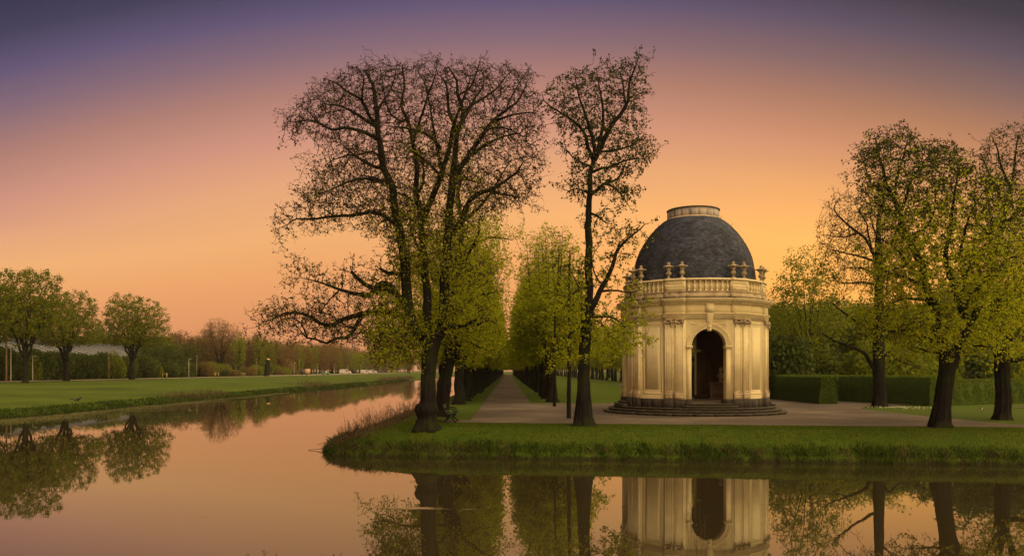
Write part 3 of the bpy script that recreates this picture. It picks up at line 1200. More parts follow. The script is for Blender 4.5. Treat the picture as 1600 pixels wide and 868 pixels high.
mb.build('floating_leaves', 'scum', kind='stuff', label='scattered leaves floating on the near water', category='floating leaves')

# bare twigs rising from the near shallows at the lower edge, and sticks at the tip
sapling = thing('bare_saplings', 'pale bare twigs rising from the near water before the pavilion reflection', 'twigs', (3.4, 14.6, 0))
mb = MB()
for i in range(6):
    a = r.normal(size=2) * .12
    b0 = np.array([r.normal() * .22, r.normal() * .2, -.3])
    h = r.uniform(.55, 1.15)
    pts = [b0, b0 + [a[0] * .4, a[1], .3], b0 + [a[0] * 1.2 + .03, a[1], h * .7], b0 + [a[0] * 1.6, a[1], h + .3]]
    sp = smoothpath(pts, .08)
    tube(mb, sp, np.linspace(.0045, .0018, len(sp)), 4)
    for q in range(7):
        k = r.integers(len(sp) // 3, len(sp) - 1)
        e = sp[k] + np.array([r.normal() * .07, r.normal() * .05, r.uniform(.05, .16)])
        tube(mb, [sp[k], (sp[k] + e) / 2 + [0, 0, -.01], e], [.003, .0025, .0015], 3)
mb.build('stem', 'straw', sapling)
mb = MB()
for (x0, y0, z0, x1, y1, z1) in [(-8.75, 36.6, .16, -7.4, 36.2, .42), (-8.9, 35.6, .01, -7.4, 35.3, .10)]:
    tube(mb, smoothpath([(x0, y0, z0), ((x0 + x1) / 2, y0, (z0 + z1) / 2 + .03), (x1, y1, z1)], .3), .010, 4)
o = mb.build('dead_branch', 'twig')
tag(o, 'dead bare sticks poking over the water at the bank tip', 'branch')

# ------------------------------------------------------------------ pavilion (local z = 0 on the gravel)
pav = thing('garden_pavilion', 'round cream stone pavilion with slate dome, urns and arched doorway', 'pavilion', (11.19, 48.4, GZ + .03), R(-1.0))
pav.scale = (.955, .955, 1)


def sweep(mb, prof, a0, a1, n=8, full=False):
    """closed outline (r, z) carried round the pavilion between two angles in degrees"""
    prof = np.asarray(prof, float)
    m = len(prof)
    k = n if full else n + 1
    th = np.radians(a0) + np.radians(a1 - a0) * np.arange(k) / n
    v = np.stack([prof[:, 0][None] * np.sin(th)[:, None], -prof[:, 0][None] * np.cos(th)[:, None], prof[:, 1][None] + 0 * th[:, None]], -1).reshape(-1, 3)
    i = np.arange(n)[:, None] * m
    i2 = ((np.arange(n) + 1) % k)[:, None] * m
    j = np.arange(m)[None]
    j2 = (j + 1) % m
    mb.add(v, np.stack([i + j, i2 + j, i2 + j2, i + j2], -1).reshape(-1, 4)[:, ::-1])
    if not full:
        c0, c1 = prof.mean(0), None
        for e, t_ in ((0, th[0]), (n, th[-1])):
            ctr = [(c0[0] * math.sin(t_), -c0[0] * math.cos(t_), c0[1])]
            b0 = mb.n
            mb.v.append(np.array(ctr, dtype=np.float32))
            mb.n += 1
            base = b0 - (n + 1) * m + e * m if e == 0 else b0 - m
            if e == 0:
                base = b0 - (n + 1) * m
                f = [[b0, base + q, base + (q + 1) % m] for q in range(m)]
            else:
                base = b0 - 1 - m
                f = [[b0, base + (q + 1) % m, base + q] for q in range(m)]
            mb.f.setdefault(3, []).append(np.array(f, dtype=np.int32))


def ring(r0, r1, z0, z1):
    return [(r0, z0), (r1, z0), (r1, z1), (r0, z1)]


def fixrec(o):
    """make the outward side of every face consistent"""
    import bmesh
    bm = bmesh.new()
    bm.from_mesh(o.data)
    bmesh.ops.recalc_face_normals(bm, faces=bm.faces)
    bm.to_mesh(o.data)
    bm.free()
    return o


ZW = .42     # foot of the plinth
ZF = .67     # threshold
# steps: three rings, each of curved blocks with joints
for k, (ro, z0, z1) in enumerate([(5.66, -.06, .135), (5.33, .0, .275), (5.0, .0, .415)]):
    nb = 30
    for i in range(nb):
        a0, a1 = i * 360 / nb + .08, (i + 1) * 360 / nb - .08
        dz = rng.normal() * .003
        mb = MB()
        sweep(mb, [(4.2, z0 + k * .001), (ro - .05, z0 + k * .001), (ro - .05, z1 - .05), (ro, z1 - .045), (ro, z1 - .008 + dz), (ro - .012, z1 + dz), (4.2, z1 + dz)], a0 + k * 5, a1 + k * 5, 3)
        fixrec(mb.build('step_stone', 'stepstone', pav))
for q in range(4):
    for k, (ro, z1, h) in enumerate([(4.97, ZF - .125, 19.0), (4.72, ZF, 17.0)]):
        mb = MB()
        sweep(mb, [(4.0, .40), (ro - .04, .40), (ro - .04, z1 - .045), (ro, z1 - .04), (ro, z1 - .008), (ro - .01, z1), (4.0, z1)], q * 90 - h, q * 90 + h, 10)
        fixrec(mb.build('door_step', 'stepstone', pav))
mb = MB()
lathe(mb, [(0.001, ZF - .004), (4.1, ZF - .004)], 48)
mb.build('floor', 'floor', pav)

RW, RI, TH = 4.37, 3.78, .42
HA = 1.0                       # half width of the doorway
ZS, ZTOP = 3.80, 6.24          # springing, wall top
AO = math.degrees(math.asin(HA / RW))

# plinth of separate stones
for q in range(4):
    for a0, a1, ro in [(AO + .05, 17.4, 4.47), (17.5, 25.9, 4.62), (26.0, 34.5, 4.62), (34.6, 44.9, 4.47), (45.0, 55.4, 4.47), (55.5, 63.9, 4.62), (64.0, 72.5, 4.62), (72.6, 90 - AO - .05, 4.47)]:
        mb = MB()
        sweep(mb, [(3.74, ZW - .02), (ro, ZW - .02), (ro, .87), (ro - .035, .905), (3.74, .905)], q * 90 + a0, q * 90 + a1, 3)
        fixrec(mb.build('plinth_stone', 'darkstone', pav))


def wallpt(x, z, r):
    return (x, -math.sqrt(max(r * r - x * x, 0)), z)


# wall: one shell with four arched doorways through it
mb = MB()
for q in range(4):
    rot = R(q * 90)
    c_, s_ = math.cos(rot), math.sin(rot)

    def RT(p_):
        return (p_[0] * c_ - p_[1] * s_, p_[0] * s_ + p_[1] * c_, p_[2])
    # arch bay strips
    N = 20
    xsn = HA * np.sin(np.linspace(-PI / 2, PI / 2, N + 1))
    for i in range(N):
        xa, xb = xsn[i], xsn[i + 1]
        za, zb = ZS + math.sqrt(max(HA * HA - xa * xa, 0)), ZS + math.sqrt(max(HA * HA - xb * xb, 0))
        v = [wallpt(xa, za, RW), wallpt(xb, zb, RW), wallpt(xb, ZTOP, RW), wallpt(xa, ZTOP, RW),
             wallpt(xa, za, RI), wallpt(xb, zb, RI), wallpt(xb, ZTOP, RI), wallpt(xa, ZTOP, RI)]
        mb.add([RT(p_) for p_ in v], [[0, 1, 2, 3], [5, 4, 7, 6], [1, 0, 4, 5]])
    for sg in (-1, 1):
        v = [wallpt(sg * HA, .905, RW), wallpt(sg * HA, .905, RI), wallpt(sg * HA, ZS, RI), wallpt(sg * HA, ZS, RW)]
        mb.add([RT(p_) for p_ in v], [[0, 1, 2, 3]] if sg > 0 else [[3, 2, 1, 0]])
    # solid between doorways
    ao, ai = math.asin(HA / RW), math.asin(HA / RI)
    n = 16
    to = np.linspace(ao, PI / 2 - ao, n + 1)
    ti = np.linspace(ai, PI / 2 - ai, n + 1)
    for i in range(n):
        o0, o1, i0, i1 = to[i], to[i + 1], ti[i], ti[i + 1]
        pt = lambda r_, t_, z_: RT((r_ * math.sin(t_), -r_ * math.cos(t_), z_))
        mb.add([pt(RW, o0, .9), pt(RW, o1, .9), pt(RW, o1, ZTOP), pt(RW, o0, ZTOP)], [[0, 1, 2, 3]])
mb.build('wall', 'cream', pav)
mb = MB()
for q in range(4):
    ai = math.degrees(math.asin(HA / RI))
    n = 16
    th = np.radians(q * 90 + np.linspace(ai, 90 - ai, n + 1))
    v = np.concatenate([np.stack([RI * np.sin(th), -RI * np.cos(th), 0 * th + z_], -1) for z_ in (ZF - .01, ZTOP)])
    i = np.arange(n)
    mb.add(v, np.stack([i + 1, i, n + 1 + i, n + 2 + i], -1))
lathe(mb, [(RI, 5.2), (3.4, 5.7), (2.5, 6.3), (1.2, 6.65), (.001, 6.75)], 40)
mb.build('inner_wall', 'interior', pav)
mb = MB()
for q in range(8):   # inner pilasters
    a = (q // 2) * 90 + (24 if q % 2 == 0 else 66)
    sweep(mb, ring(3.70, 3.80, ZF + .35, 5.0), a - 3, a + 3, 2)
    sweep(mb, ring(3.66, 3.80, ZF, ZF + .35), a - 3.6, a + 3.6, 2)
sweep(mb, ring(3.66, 3.80, 5.0, 5.2), 0, 360, 40, full=True)
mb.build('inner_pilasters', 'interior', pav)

# niche with its table and bust on the far side of the room
mb = MB()
A0 = 137.0
for sg in (-1, 1):
    sweep(mb, ring(3.64, 3.79, ZF + .9, 3.3), A0 + sg * 11.5 - 1.2, A0 + sg * 11.5 + 1.2, 2)
n = 16
pts = []
for i in range(n + 1):
    u = PI * i / n
    a = R(A0) + math.radians(11.5) * math.cos(u)
    pts.append((3.70 * math.sin(a), -3.70 * math.cos(a), 3.3 + .78 * math.sin(u)))
tube(mb, pts, .085, 6)
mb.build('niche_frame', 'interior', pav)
mb = MB()
sweep(mb, ring(3.25, 3.75, ZF, 1.66), A0 - 11, A0 + 11, 6)
sweep(mb, ring(3.18, 3.75, 1.66, 1.76), A0 - 12, A0 + 12, 6)
sweep(mb, ring(3.20, 3.75, ZF, ZF + .12), A0 - 11.6, A0 + 11.6, 6)
mb.build('console', 'floor', pav)
a = R(A0 - 1.0)
bust = thing('stone_bust', 'pale stone bust standing on the console inside the pavilion', 'bust',
             (11.19 + 3.3 * math.sin(a), 48.4 - 3.3 * math.cos(a), GZ + .03 + 1.762), a + PI)
mb = MB()
lathe(mb, [(.001, 0), (.15, 0), (.15, .06), (.09, .10), (.07, .17), (.11, .21), (.001, .21)], 14)
mb.build('socle', 'bust', bust, smooth=True)
mb = MB()


def blob(mb, c, rx, ry, rz, k=14, n=9):
    u = np.linspace(0, PI, n)
    th = np.arange(k) * 2 * PI / k
    v = np.stack([c[0] + rx * np.sin(u)[:, None] * np.cos(th), c[1] + ry * np.sin(u)[:, None] * np.sin(th), c[2] + rz * np.cos(u)[:, None] + 0 * th], -1).reshape(-1, 3)
    i = np.arange(n - 1)[:, None] * k
    j = np.arange(k)[None]
    mb.add(v, np.stack([i + j, i + k + j, i + k + (j + 1) % k, i + (j + 1) % k], -1).reshape(-1, 4))


# one continuous profile: chest, shoulders, neck and head, flattened by height
zz = np.array([.2, .26, .36, .46, .52, .56, .60, .66, .70, .75, .81, .87, .91, .93])
wx = np.array([.05, .16, .23, .25, .17, .09, .07, .07, .085, .105, .115, .10, .06, .005])
wy = np.array([.05, .10, .14, .13, .10, .08, .07, .08, .10, .125, .135, .12, .07, .005])
k = 16
th = np.arange(k) * 2 * PI / k
v = np.stack([wx[:, None] * np.cos(th), wy[:, None] * np.sin(th) - .015 * (zz > .64)[:, None], zz[:, None] + 0 * th], -1)
v[8, 11:14, 1] -= .012
v[9, 12, 1] -= .035
v = v.reshape(-1, 3)
i = np.arange(len(zz) - 1)[:, None] * k
j = np.arange(k)[None]
mb.add(v, np.stack([i + j, i + (j + 1) % k, i + k + (j + 1) % k, i + k + j], -1).reshape(-1, 4))
blob(mb, (0, .05, .84), .125, .12, .11)
mb.build('figure', 'bust', bust, smooth=True)

# ---- order of pilasters
HP = 8.4
for q in range(4):
    for sg in (-1, 1):
        ac = q * 90 + sg * 26
        mb = MB()
        sweep(mb, ring(RW - .04, 4.43, .91, 5.36), ac - HP, ac + HP, 6)
        fixrec(mb.build('pier_backing', 'trim', pav))
        for s2 in (-1, 1):
            am = ac + s2 * 4.05
            hw = 2.85
            mb = MB()
            sweep(mb, ring(4.40, 4.53, 1.34, 5.07), am - hw, am + hw, 3)
            # raised border leaves a sunk field
            for e in (-1, 1):
                sweep(mb, ring(4.52, 4.55, 1.36, 5.05), am + e * (hw - .35) - .35, am + e * (hw - .35) + .35, 1)
            pil = fixrec(mb.build('pilaster', 'trim', pav))
            mb = MB()
            sweep(mb, [(4.38, .912), (4.615, .912), (4.615, 1.10), (4.60, 1.12), (4.63, 1.15), (4.63, 1.19), (4.585, 1.215), (4.57, 1.26), (4.595, 1.28), (4.595, 1.31), (4.555, 1.338), (4.38, 1.338)], am - hw - .45, am + hw + .45, 3)
            fixrec(mb.build('base', 'weathered', pil))
            # capital: abacus, two volutes, a festoon between
            mb = MB()
            sweep(mb, [(4.40, 5.27), (4.60, 5.27), (4.64, 5.30), (4.64, 5.335), (4.40, 5.335)], am - hw - .5, am + hw + .5, 3)
            sweep(mb, [(4.40, 5.07), (4.56, 5.07), (4.575, 5.09), (4.56, 5.11), (4.40, 5.11)], am - hw - .1, am + hw + .1, 3)
            for e in (-1, 1):
                a = R(am + e * (hw - .35))
                c = np.array([math.sin(a), -math.cos(a), 0])
                tube(mb, [c * 4.5 + [0, 0, 5.185], c * 4.66 + [0, 0, 5.185]], .085, 12)
                tube(mb, [c * 4.6 + [0, 0, 5.185], c * 4.685 + [0, 0, 5.185]], .035, 8)
                tube(mb, [c * 4.61 + [0, 0, 5.10], c * 4.62 + [0, 0, 4.98], c * 4.60 + [0, 0, 4.90]], [.04, .035, .012], 6)
            for e in np.linspace(-1, 1, 5):
                a = R(am + e * 1.25)
                blob(mb, (4.60 * math.sin(a), -4.60 * math.cos(a), 5.13 + .05 * abs(e)), .045, .045, .045, 7, 5)
            fixrec(mb.build('capital', 'weathered', pil))
    # blank bay: sunk panel with moulded frame
    for a0, a1 in [(q * 90 + 36.2, q * 90 + 53.8)]:
        mb = MB()
        for (x0, x1, z0, z1) in [(a0, a1, 5.10, 5.16), (a0, a1, 1.16, 1.24)]:
            sweep(mb, ring(RW - .02, RW + .018, z0, z1), x0, x1, 6)
        for x_ in (a0, a1 - .8):
            sweep(mb, ring(RW - .02, RW + .018, 1.241, 5.099), x_, x_ + .8, 1)
        sweep(mb, ring(RW - .02, RW + .006, 1.42, 4.92), a0 + 2.0, a1 - 2.0, 6)
        fixrec(mb.build('wall_panel', 'cream', pav))
    for e in (-1, 1):
        mb = MB()
        sweep(mb, ring(RW - .02, RW + .03, 5.06, 5.10), q * 90 + e * 10.2 - 3.6, q * 90 + e * 10.2 + 3.6, 4)
        fixrec(mb.build('spandrel_moulding', 'trim', pav))
    for e in (-1, 1):
        mb = MB()
        sweep(mb, ring(RW - .02, RW + .03, .91, ZS - .11), q * 90 + e * (AO + 1.95) - 1.85, q * 90 + e * (AO + 1.95) + 1.85, 2)
        fixrec(mb.build('door_jamb', 'trim', pav))

    # archivolt, keystone and imposts of each doorway
    rot = R(q * 90)
    c_, s_ = math.cos(rot), math.sin(rot)

    def RT(p_):
        return (p_[0] * c_ - p_[1] * s_, p_[0] * s_ + p_[1] * c_, p_[2])
    mb = MB()
    n = 28
    for (p0, p1, pr, z0) in [(1.0, 1.12, .045, 0), (1.121, 1.235, .07, 0), (1.236, 1.30, .10, 0)]:
        v = []
        for i in range(n + 1):
            u = PI * i / n
            for (pp, rr) in ((p0, RW - .03), (p0, RW + pr), (p1, RW + pr), (p1, RW - .03)):
                v.append(RT(wallpt(pp * math.cos(u), ZS + .06 + pp * math.sin(u) - .06, rr)))
        i = np.arange(n)[:, None] * 4
        f = np.concatenate([i + np.array([[0, 4, 5, 1]]), i + np.array([[1, 5, 6, 2]]), i + np.array([[2, 6, 7, 3]])])
        mb.add(v, f)
    fixrec(mb.build('archivolt', 'trim', pav))
    for sg in (-1, 1):
        mb = MB()
        for (x0, x1, z0, z1, pr) in [(.955, 1.33, ZS - .10, ZS - .03, .07), (.94, 1.36, ZS - .029, ZS + .06, .11)]:
            v = [RT(wallpt(sg * x0, z0, RI)), RT(wallpt(sg * x1, z0, RI)), RT(wallpt(sg * x1, z0, RW + pr)), RT(wallpt(sg * x0, z0, RW + pr)),
                 RT(wallpt(sg * x0, z1, RI)), RT(wallpt(sg * x1, z1, RI)), RT(wallpt(sg * x1, z1, RW + pr)), RT(wallpt(sg * x0, z1, RW + pr))]
            mb.add(v, BOXF)
        fixrec(mb.build('impost', 'trim', pav))
    mb = MB()
    v = []
    for (z_, hw, rr) in [(4.66, .09, 4.45), (4.72, .11, 4.52), (4.84, .10, 4.48), (4.95, .13, 4.52), (5.15, .15, 4.50), (5.35, .17, 4.54), (5.55, .19, 4.60), (5.62, .20, 4.60)]:
        for x_, r_ in ((-hw, 4.3), (-hw, rr - .02), (-hw * .5, rr), (hw * .5, rr), (hw, rr - .02), (hw, 4.3)):
            v.append(RT(wallpt(x_, z_, r_)))
    f = []
    for i in range(7):
        for j in range(5):
            f.append([i * 6 + j, i * 6 + j + 1, i * 6 + 7 + j, i * 6 + 6 + j])
    mb.add(v, f)
    for (x_, z_, s1) in [(-.06, 5.22, .04), (.06, 5.22, .04), (0, 5.12, .05), (0, 4.9, .06), (0, 4.74, .055)]:
        blob(mb, RT(wallpt(x_, z_, 4.53)), s1, s1, s1, 8, 6)
    fixrec(mb.build('keystone', 'trim', pav))
    mb = MB()
    sweep(mb, ring(4.38, 4.56, 5.70, 6.18), q * 90 - 3.0, q * 90 + 3.0, 2)
    fixrec(mb.build('frieze_bracket', 'trim', pav))

# ---- entablature: breaks forward over each pier
SEG = []
for q in range(4):
    SEG += [(q * 90 - 17.6, q * 90 + 17.6, 0), (q * 90 + 17.6, q * 90 + 34.4, 1), (q * 90 + 34.4, q * 90 + 55.6, 0), (q * 90 + 55.6, q * 90 + 72.4, 1)]
for a0, a1, pr in SEG:
    d = .10 * pr
    n = 12 if pr == 0 else 6
    mb = MB()
    sweep(mb, [(4.3, 5.34), (4.44 + d, 5.34), (4.44 + d, 5.46), (4.46 + d, 5.465), (4.46 + d, 5.58), (4.50 + d, 5.60), (4.54 + d, 5.64), (4.54 + d, 5.68), (4.3, 5.68)], a0, a1, n)
    fixrec(mb.build('architrave', 'trim', pav))
    mb = MB()
    sweep(mb, ring(4.3, 4.42 + d, 5.681, 6.16), a0, a1, n)
    fixrec(mb.build('frieze', 'cream', pav))
    mb = MB()
    e = .35 if pr else 0
    sweep(mb, [(4.3, 6.161), (4.46 + d, 6.161), (4.48 + d, 6.20), (4.57 + d, 6.24), (4.60 + d, 6.30), (4.72 + d, 6.31), (4.73 + d, 6.39), (4.77 + d, 6.42), (4.80 + d, 6.48), (4.3, 6.50)], a0 - e, a1 + e, n)
    fixrec(mb.build('cornice', 'weathered' if False else 'trim', pav))
    mb = MB()   # dark weathered gutter edge
    sweep(mb, [(4.2, 6.501), (4.80 + d, 6.482), (4.81 + d, 6.51), (4.4, 6.56), (4.2, 6.56)], a0 - e, a1 + e, n)
    fixrec(mb.build('cornice_flashing', 'darkstone', pav))
    mb = MB()
    nd = int((a1 - a0) / 1.75)
    for i in range(nd):
        am = a0 + (i + .5) * (a1 - a0) / nd
        sweep(mb, ring(4.44 + d, 4.535 + d, 6.165, 6.23), am - .5, am + .5, 1)
    o = mb.build('dentils', 'trim', pav, kind='stuff')
    # parapet base course
    mb = MB()
    dd = .07 * pr
    sweep(mb, [(4.05, 6.55), (4.36 + dd, 6.55), (4.36 + dd, 6.70), (4.33 + dd, 6.72), (4.33 + dd, 6.86), (4.36 + dd, 6.88), (4.36 + dd, 6.91), (4.05, 6.91)], a0, a1, n)
    fixrec(mb.build('parapet_base', 'weathered', pav))
    mb = MB()
    sweep(mb, [(4.02, 7.50), (4.36 + dd, 7.50), (4.40 + dd, 7.53), (4.40 + dd, 7.58), (4.37 + dd, 7.62), (4.02, 7.62)], a0, a1, n)
    fixrec(mb.build('parapet_rail', 'trim', pav))
    if pr:
        mb = MB()
        sweep(mb, ring(4.06, 4.37, 6.911, 7.499), a0 + .05, a1 - .05, n)
        for (x0, x1, z0, z1) in [(a0 + 1.2, a1 - 1.2, 7.34, 7.39), (a0 + 1.2, a1 - 1.2, 7.01, 7.06)]:
            sweep(mb, ring(4.36, 4.40, z0, z1), x0, x1, 5)
        for x_ in (a0 + 1.2, a1 - 1.7):
            sweep(mb, ring(4.36, 4.40, 7.061, 7.339), x_, x_ + .5, 1)
        fixrec(mb.build('parapet_pedestal', 'trim', pav))

for a0, a1, pr in SEG:      # the balusters stand before a plastered parapet wall
    if not pr:
        mb = MB()
        sweep(mb, ring(4.04, 4.13, 6.912, 7.499), a0, a1, 10)
        fixrec(mb.build('parapet_wall', 'trim', pav))
BAL = MB()
lathe(BAL, [(.001, 0), (.075, 0), (.075, .05), (.045, .07), (.04, .10), (.075, .17), (.092, .24), (.075, .33), (.04, .42), (.035, .47), (.055, .49), (.055, .51), (.075, .53), (.075, .586), (.001, .586)], 10)
bal_me = BAL.mesh('baluster', 'trim', smooth=True)
for a0, a1, pr in SEG:
    if pr:
        continue
    nbal = 8 if a1 - a0 > 30 else 5
    for i in range(nbal):
        a = R(a0 + (i + .5) * (a1 - a0) / nbal)
        link('baluster', bal_me, pav, (4.22 * math.sin(a), -4.22 * math.cos(a), 6.912))

URN = MB()
lathe(URN, [(.001, 0), (.17, 0), (.17, .05), (.13, .07), (.07, .13), (.065, .19), (.12, .23), (.17, .30), (.18, .36), (.15, .42), (.10, .45), (.105, .50), (.15, .62), (.16, .66),
            (.27, .69), (.32, .73), (.30, .76), (.19, .80), (.10, .84), (.07, .87), (.10, .91), (.085, .96), (.04, 1.0), (.001, 1.02)], 14)
for e in range(6):   # drooping garland and curled ears round the rim
    a = e * PI / 3
    blob(URN, (.30 * math.cos(a), .30 * math.sin(a), .74), .075, .075, .045, 7, 5)
for e in range(4):
    a = e * PI / 2 + .4
    blob(URN, (.155 * math.cos(a), .155 * math.sin(a), .36), .05, .05, .06, 7, 5)
    blob(URN, (.07 * math.cos(a), .07 * math.sin(a), .93), .045, .045, .05, 6, 5)
urn_me = URN.mesh('urn', 'urnstone', smooth=True)
for q in range(4):
    for sg in (-1, 1):
        for s2 in (-1, 1):
            a = R(q * 90 + sg * 26 + s2 * 5.4)
            link('urn', urn_me, pav, (4.24 * math.sin(a), -4.24 * math.cos(a), 7.61), rng.uniform(0, 6)).scale = (.92, .92, .95)

# ---- dome of overlapping slates
DP = smoothpath([(3.86, 6.95, 0), (3.84, 7.45, 0), (3.77, 8.0, 0), (3.66, 8.7, 0), (3.50, 9.3, 0), (3.20, 9.93, 0), (2.72, 10.62, 0), (2.12, 11.24, 0), (1.58, 11.60, 0)], .05)[:, :2]
mb = MB()
lathe(mb, [(max(a_ - .05, .01), b_) for a_, b_ in DP[::4]] + [(1.5, 11.55)], 64)
lathe(mb, [(3.7, 6.6), (4.3, 6.62)], 48)
mb.build('dome_shell', 'darkstone', pav, smooth=True)
seg = np.concatenate([[0], np.cumsum(np.hypot(*np.diff(DP, axis=0).T))])
row = .135
mb = MB()
nrow = int(seg[-1] / row)
for k in range(nrow):
    s0 = k * row
    s1 = min(s0 + row * 1.35, seg[-1])
    r0, z0 = np.interp(s0, seg, DP[:, 0]), np.interp(s0, seg, DP[:, 1])
    r1, z1 = np.interp(s1, seg, DP[:, 0]), np.interp(s1, seg, DP[:, 1])
    nt_ = int(2 * PI * r0 / .235)
    th = (np.arange(nt_) + (k % 2) * .5) * 2 * PI / nt_ + rng.normal(size=nt_) * .004
    hw = PI / nt_ * .94
    lift = .030 + rng.random(nt_) * .022
    skew = .35 * hw          # slates are hung on a slant
    drop = rng.normal(size=nt_) * .006
    nv = []
    for (rr_, zz_, tt, lf) in ((r0, z0, -hw, 1), (r0, z0, hw, 1), (r1, z1, hw + skew, .15), (r1, z1, -hw + skew, .15)):
        R_ = rr_ + lift * lf
        nv.append(np.stack([R_ * np.sin(th + tt), -R_ * np.cos(th + tt), zz_ + drop * lf + (0 if lf == 1 else 0)], -1))
    for (rr_, zz_, tt) in ((r0, z0, -hw), (r0, z0, hw)):
        R_ = rr_ - .01
        nv.append(np.stack([R_ * np.sin(th + tt), -R_ * np.cos(th + tt), zz_ + drop], -1))
    v = np.stack(nv, 1).reshape(-1, 3)
    i = np.arange(nt_)[:, None] * 6
    mb.add(v, np.concatenate([i + np.array([[0, 1, 2, 3]]), i + np.array([[4, 5, 1, 0]])]))
mb.build('dome_slates', 'slate', pav, kind='stuff')
# roof hooks
mb = MB()
for (a, k) in [(-62, .97), (-30, .6), (58, .97), (70, .84), (30, .5), (-75, .84)]:
    s0 = seg[-1] * k
    r0, z0 = np.interp(s0, seg, DP[:, 0]), np.interp(s0, seg, DP[:, 1])
    c = np.array([math.sin(R(a)), -math.cos(R(a)), 0])
    tube(mb, [c * r0 + [0, 0, z0], c * (r0 + .10) + [0, 0, z0 + .05], c * (r0 + .10) + [0, 0, z0 + .16]], .012, 4)
mb.build('roof_hooks', 'iron', pav)
# lantern drum of lead sheets
n = 18
for i in range(n):
    a0, a1 = i * 360 / n, (i + 1) * 360 / n
    mb = MB()
    off = rng.random() * .012
    sweep(mb, ring(1.50, 1.585 + off, 11.50, 12.08), a0 + .15, a1 - .15, 3)
    sweep(mb, ring(1.52, 1.605 + off, 11.50, 12.06), a1 - .5, a1 + .1, 1)
    fixrec(mb.build('lead_sheet', 'lead', pav))
mb = MB()
sweep(mb, [(1.40, 12.081), (1.62, 12.081), (1.655, 12.10), (1.655, 12.14), (1.62, 12.16), (1.40, 12.17)], 0, 360, 48, full=True)
lathe(mb, [(1.45, 12.165), (.8, 12.20), (.001, 12.22)], 32)
mb.build('lantern_rim', 'darkstone', pav)
mb = MB()
sweep(mb, [(1.50, 11.49), (1.72, 11.47), (1.70, 11.56), (1.60, 11.62), (1.50, 11.62)], 0, 360, 48, full=True)
mb.build('lantern_flashing', 'weathered', pav)

# ------------------------------------------------------------------ hedges


def hedge(name, label, line, width, top, dens, seed, sides=(1, 1)):
    """clipped hedge along a line; leafy faces over a dark core"""
    r = np.random.default_rng(seed)
    pts = smoothpath([(*p_, 0) for p_ in line], 1.0)[:, :2]
    d = np.gradient(pts, axis=0)
    d /= np.linalg.norm(d, axis=1)[:, None]
    nn = np.stack([-d[:, 1], d[:, 0]], -1)
    core = MB()
    n = len(pts)
    h = top - GZ
    prof = [(-.5, 0), (-.5, .5), (-.49, .97), (-.4, 1), (.4, 1), (.49, .97), (.5, .5), (.5, 0)]
    v = []
    for i in range(n):
        for a, b in prof:
            w_ = (width - .12) * a
            v.append((pts[i, 0] + nn[i, 0] * w_, pts[i, 1] + nn[i, 1] * w_, GZ + b * (h - .08) + .02 * r.normal() * (b > .2)))
    m = len(prof)
    i = np.arange(n - 1)[:, None] * m
    j = np.arange(m - 1)[None]
    core.add(v, np.stack([i + j, i + j + 1, i + m + j + 1, i + m + j], -1).reshape(-1, 4))
    core.add([v[0], v[3], v[4], v[7], v[-8], v[-5], v[-4], v[-1]], [[3, 2, 1, 0], [4, 5, 6, 7]])
    root = thing(name, label, 'hedge', (float(pts[0, 0]), float(pts[0, 1]), 0))
    o = np.array([pts[0, 0], pts[0, 1], 0], dtype=np.float32)
    lm = MB()
    L = np.linalg.norm(np.diff(pts, axis=0), axis=1).sum()
    N = int(dens * L * h)
    for side in (-1, 1):
        if not sides[0 if side < 0 else 1]:
            continue
        t = r.random(N) * (n - 1)
        i0 = np.minimum(t.astype(int), n - 2)
        f = (t - i0)[:, None]
        base = pts[i0] * (1 - f) + pts[i0 + 1] * f
        nb = nn[i0]
        z = r.random(N) ** .9 * h
        bulge = .06 * np.sin(t * 7.0 + side) * np.sin(t * 2.3) + .05 * np.sin(t * 17) + .04 * r.normal(size=N) + .05 * np.sin(z * 3 + t * 4)
        # the trimmed faces show upright growth, hollow in places
        off = side * (width / 2 + bulge - .05)
        leaves(lm, np.column_stack([base + nb * off[:, None], GZ + z]), .085, r)
    N2 = int(dens * L * width * 1.1)
    t = r.random(N2) * (n - 1)
    i0 = np.minimum(t.astype(int), n - 2)
    f = (t - i0)[:, None]
    base = pts[i0] * (1 - f) + pts[i0 + 1] * f
    leaves(lm, np.column_stack([base + nn[i0] * (r.uniform(-.5, .5, N2) * width)[:, None], GZ + h + r.normal(size=N2) * .03 + .02 * np.sin(t * 2)]), .08, r)
    for e, dd in ((0, -1), (n - 1, 1)):
        N3 = int(dens * width * h)
        q = pts[e] + d[e] * dd * (.02 + .04 * r.random((N3, 1))) + nn[e] * (r.uniform(-.5, .5, (N3, 1)) * width)
        leaves(lm, np.column_stack([q, GZ + r.random(N3) * h]), .085, r)
    core.v = [q - o for q in core.v]
    lm.v = [q - o for q in lm.v]
    core.build('core', 'hedgecore', root)
    lm.build('leaves', 'hedge', root, kind='stuff')
    return root


hedge('clipped_hedge', 'clipped green hedge with square end just right of the pavilion', [(24.0, 60.0), (24.0, 80), (24.0, 104)], 1.5, 3.14, 150, 1, (1, 0))
hedge('clipped_hedge', 'tall clipped green hedge behind the leafless tree', [(30.6, 57.2), (28.8, 62), (27.3, 66.8), (27.2, 78)], 1.4, 3.14, 240, 2, (1, 0))
hedge('clipped_hedge', 'lower clipped hedge running off behind the two dark leafy trees', [(30.9, 57.6), (36, 60.5), (44, 64.5), (62, 72)], 1.3, 2.86, 260, 3, (1, 1))

# ------------------------------------------------------------------ benches


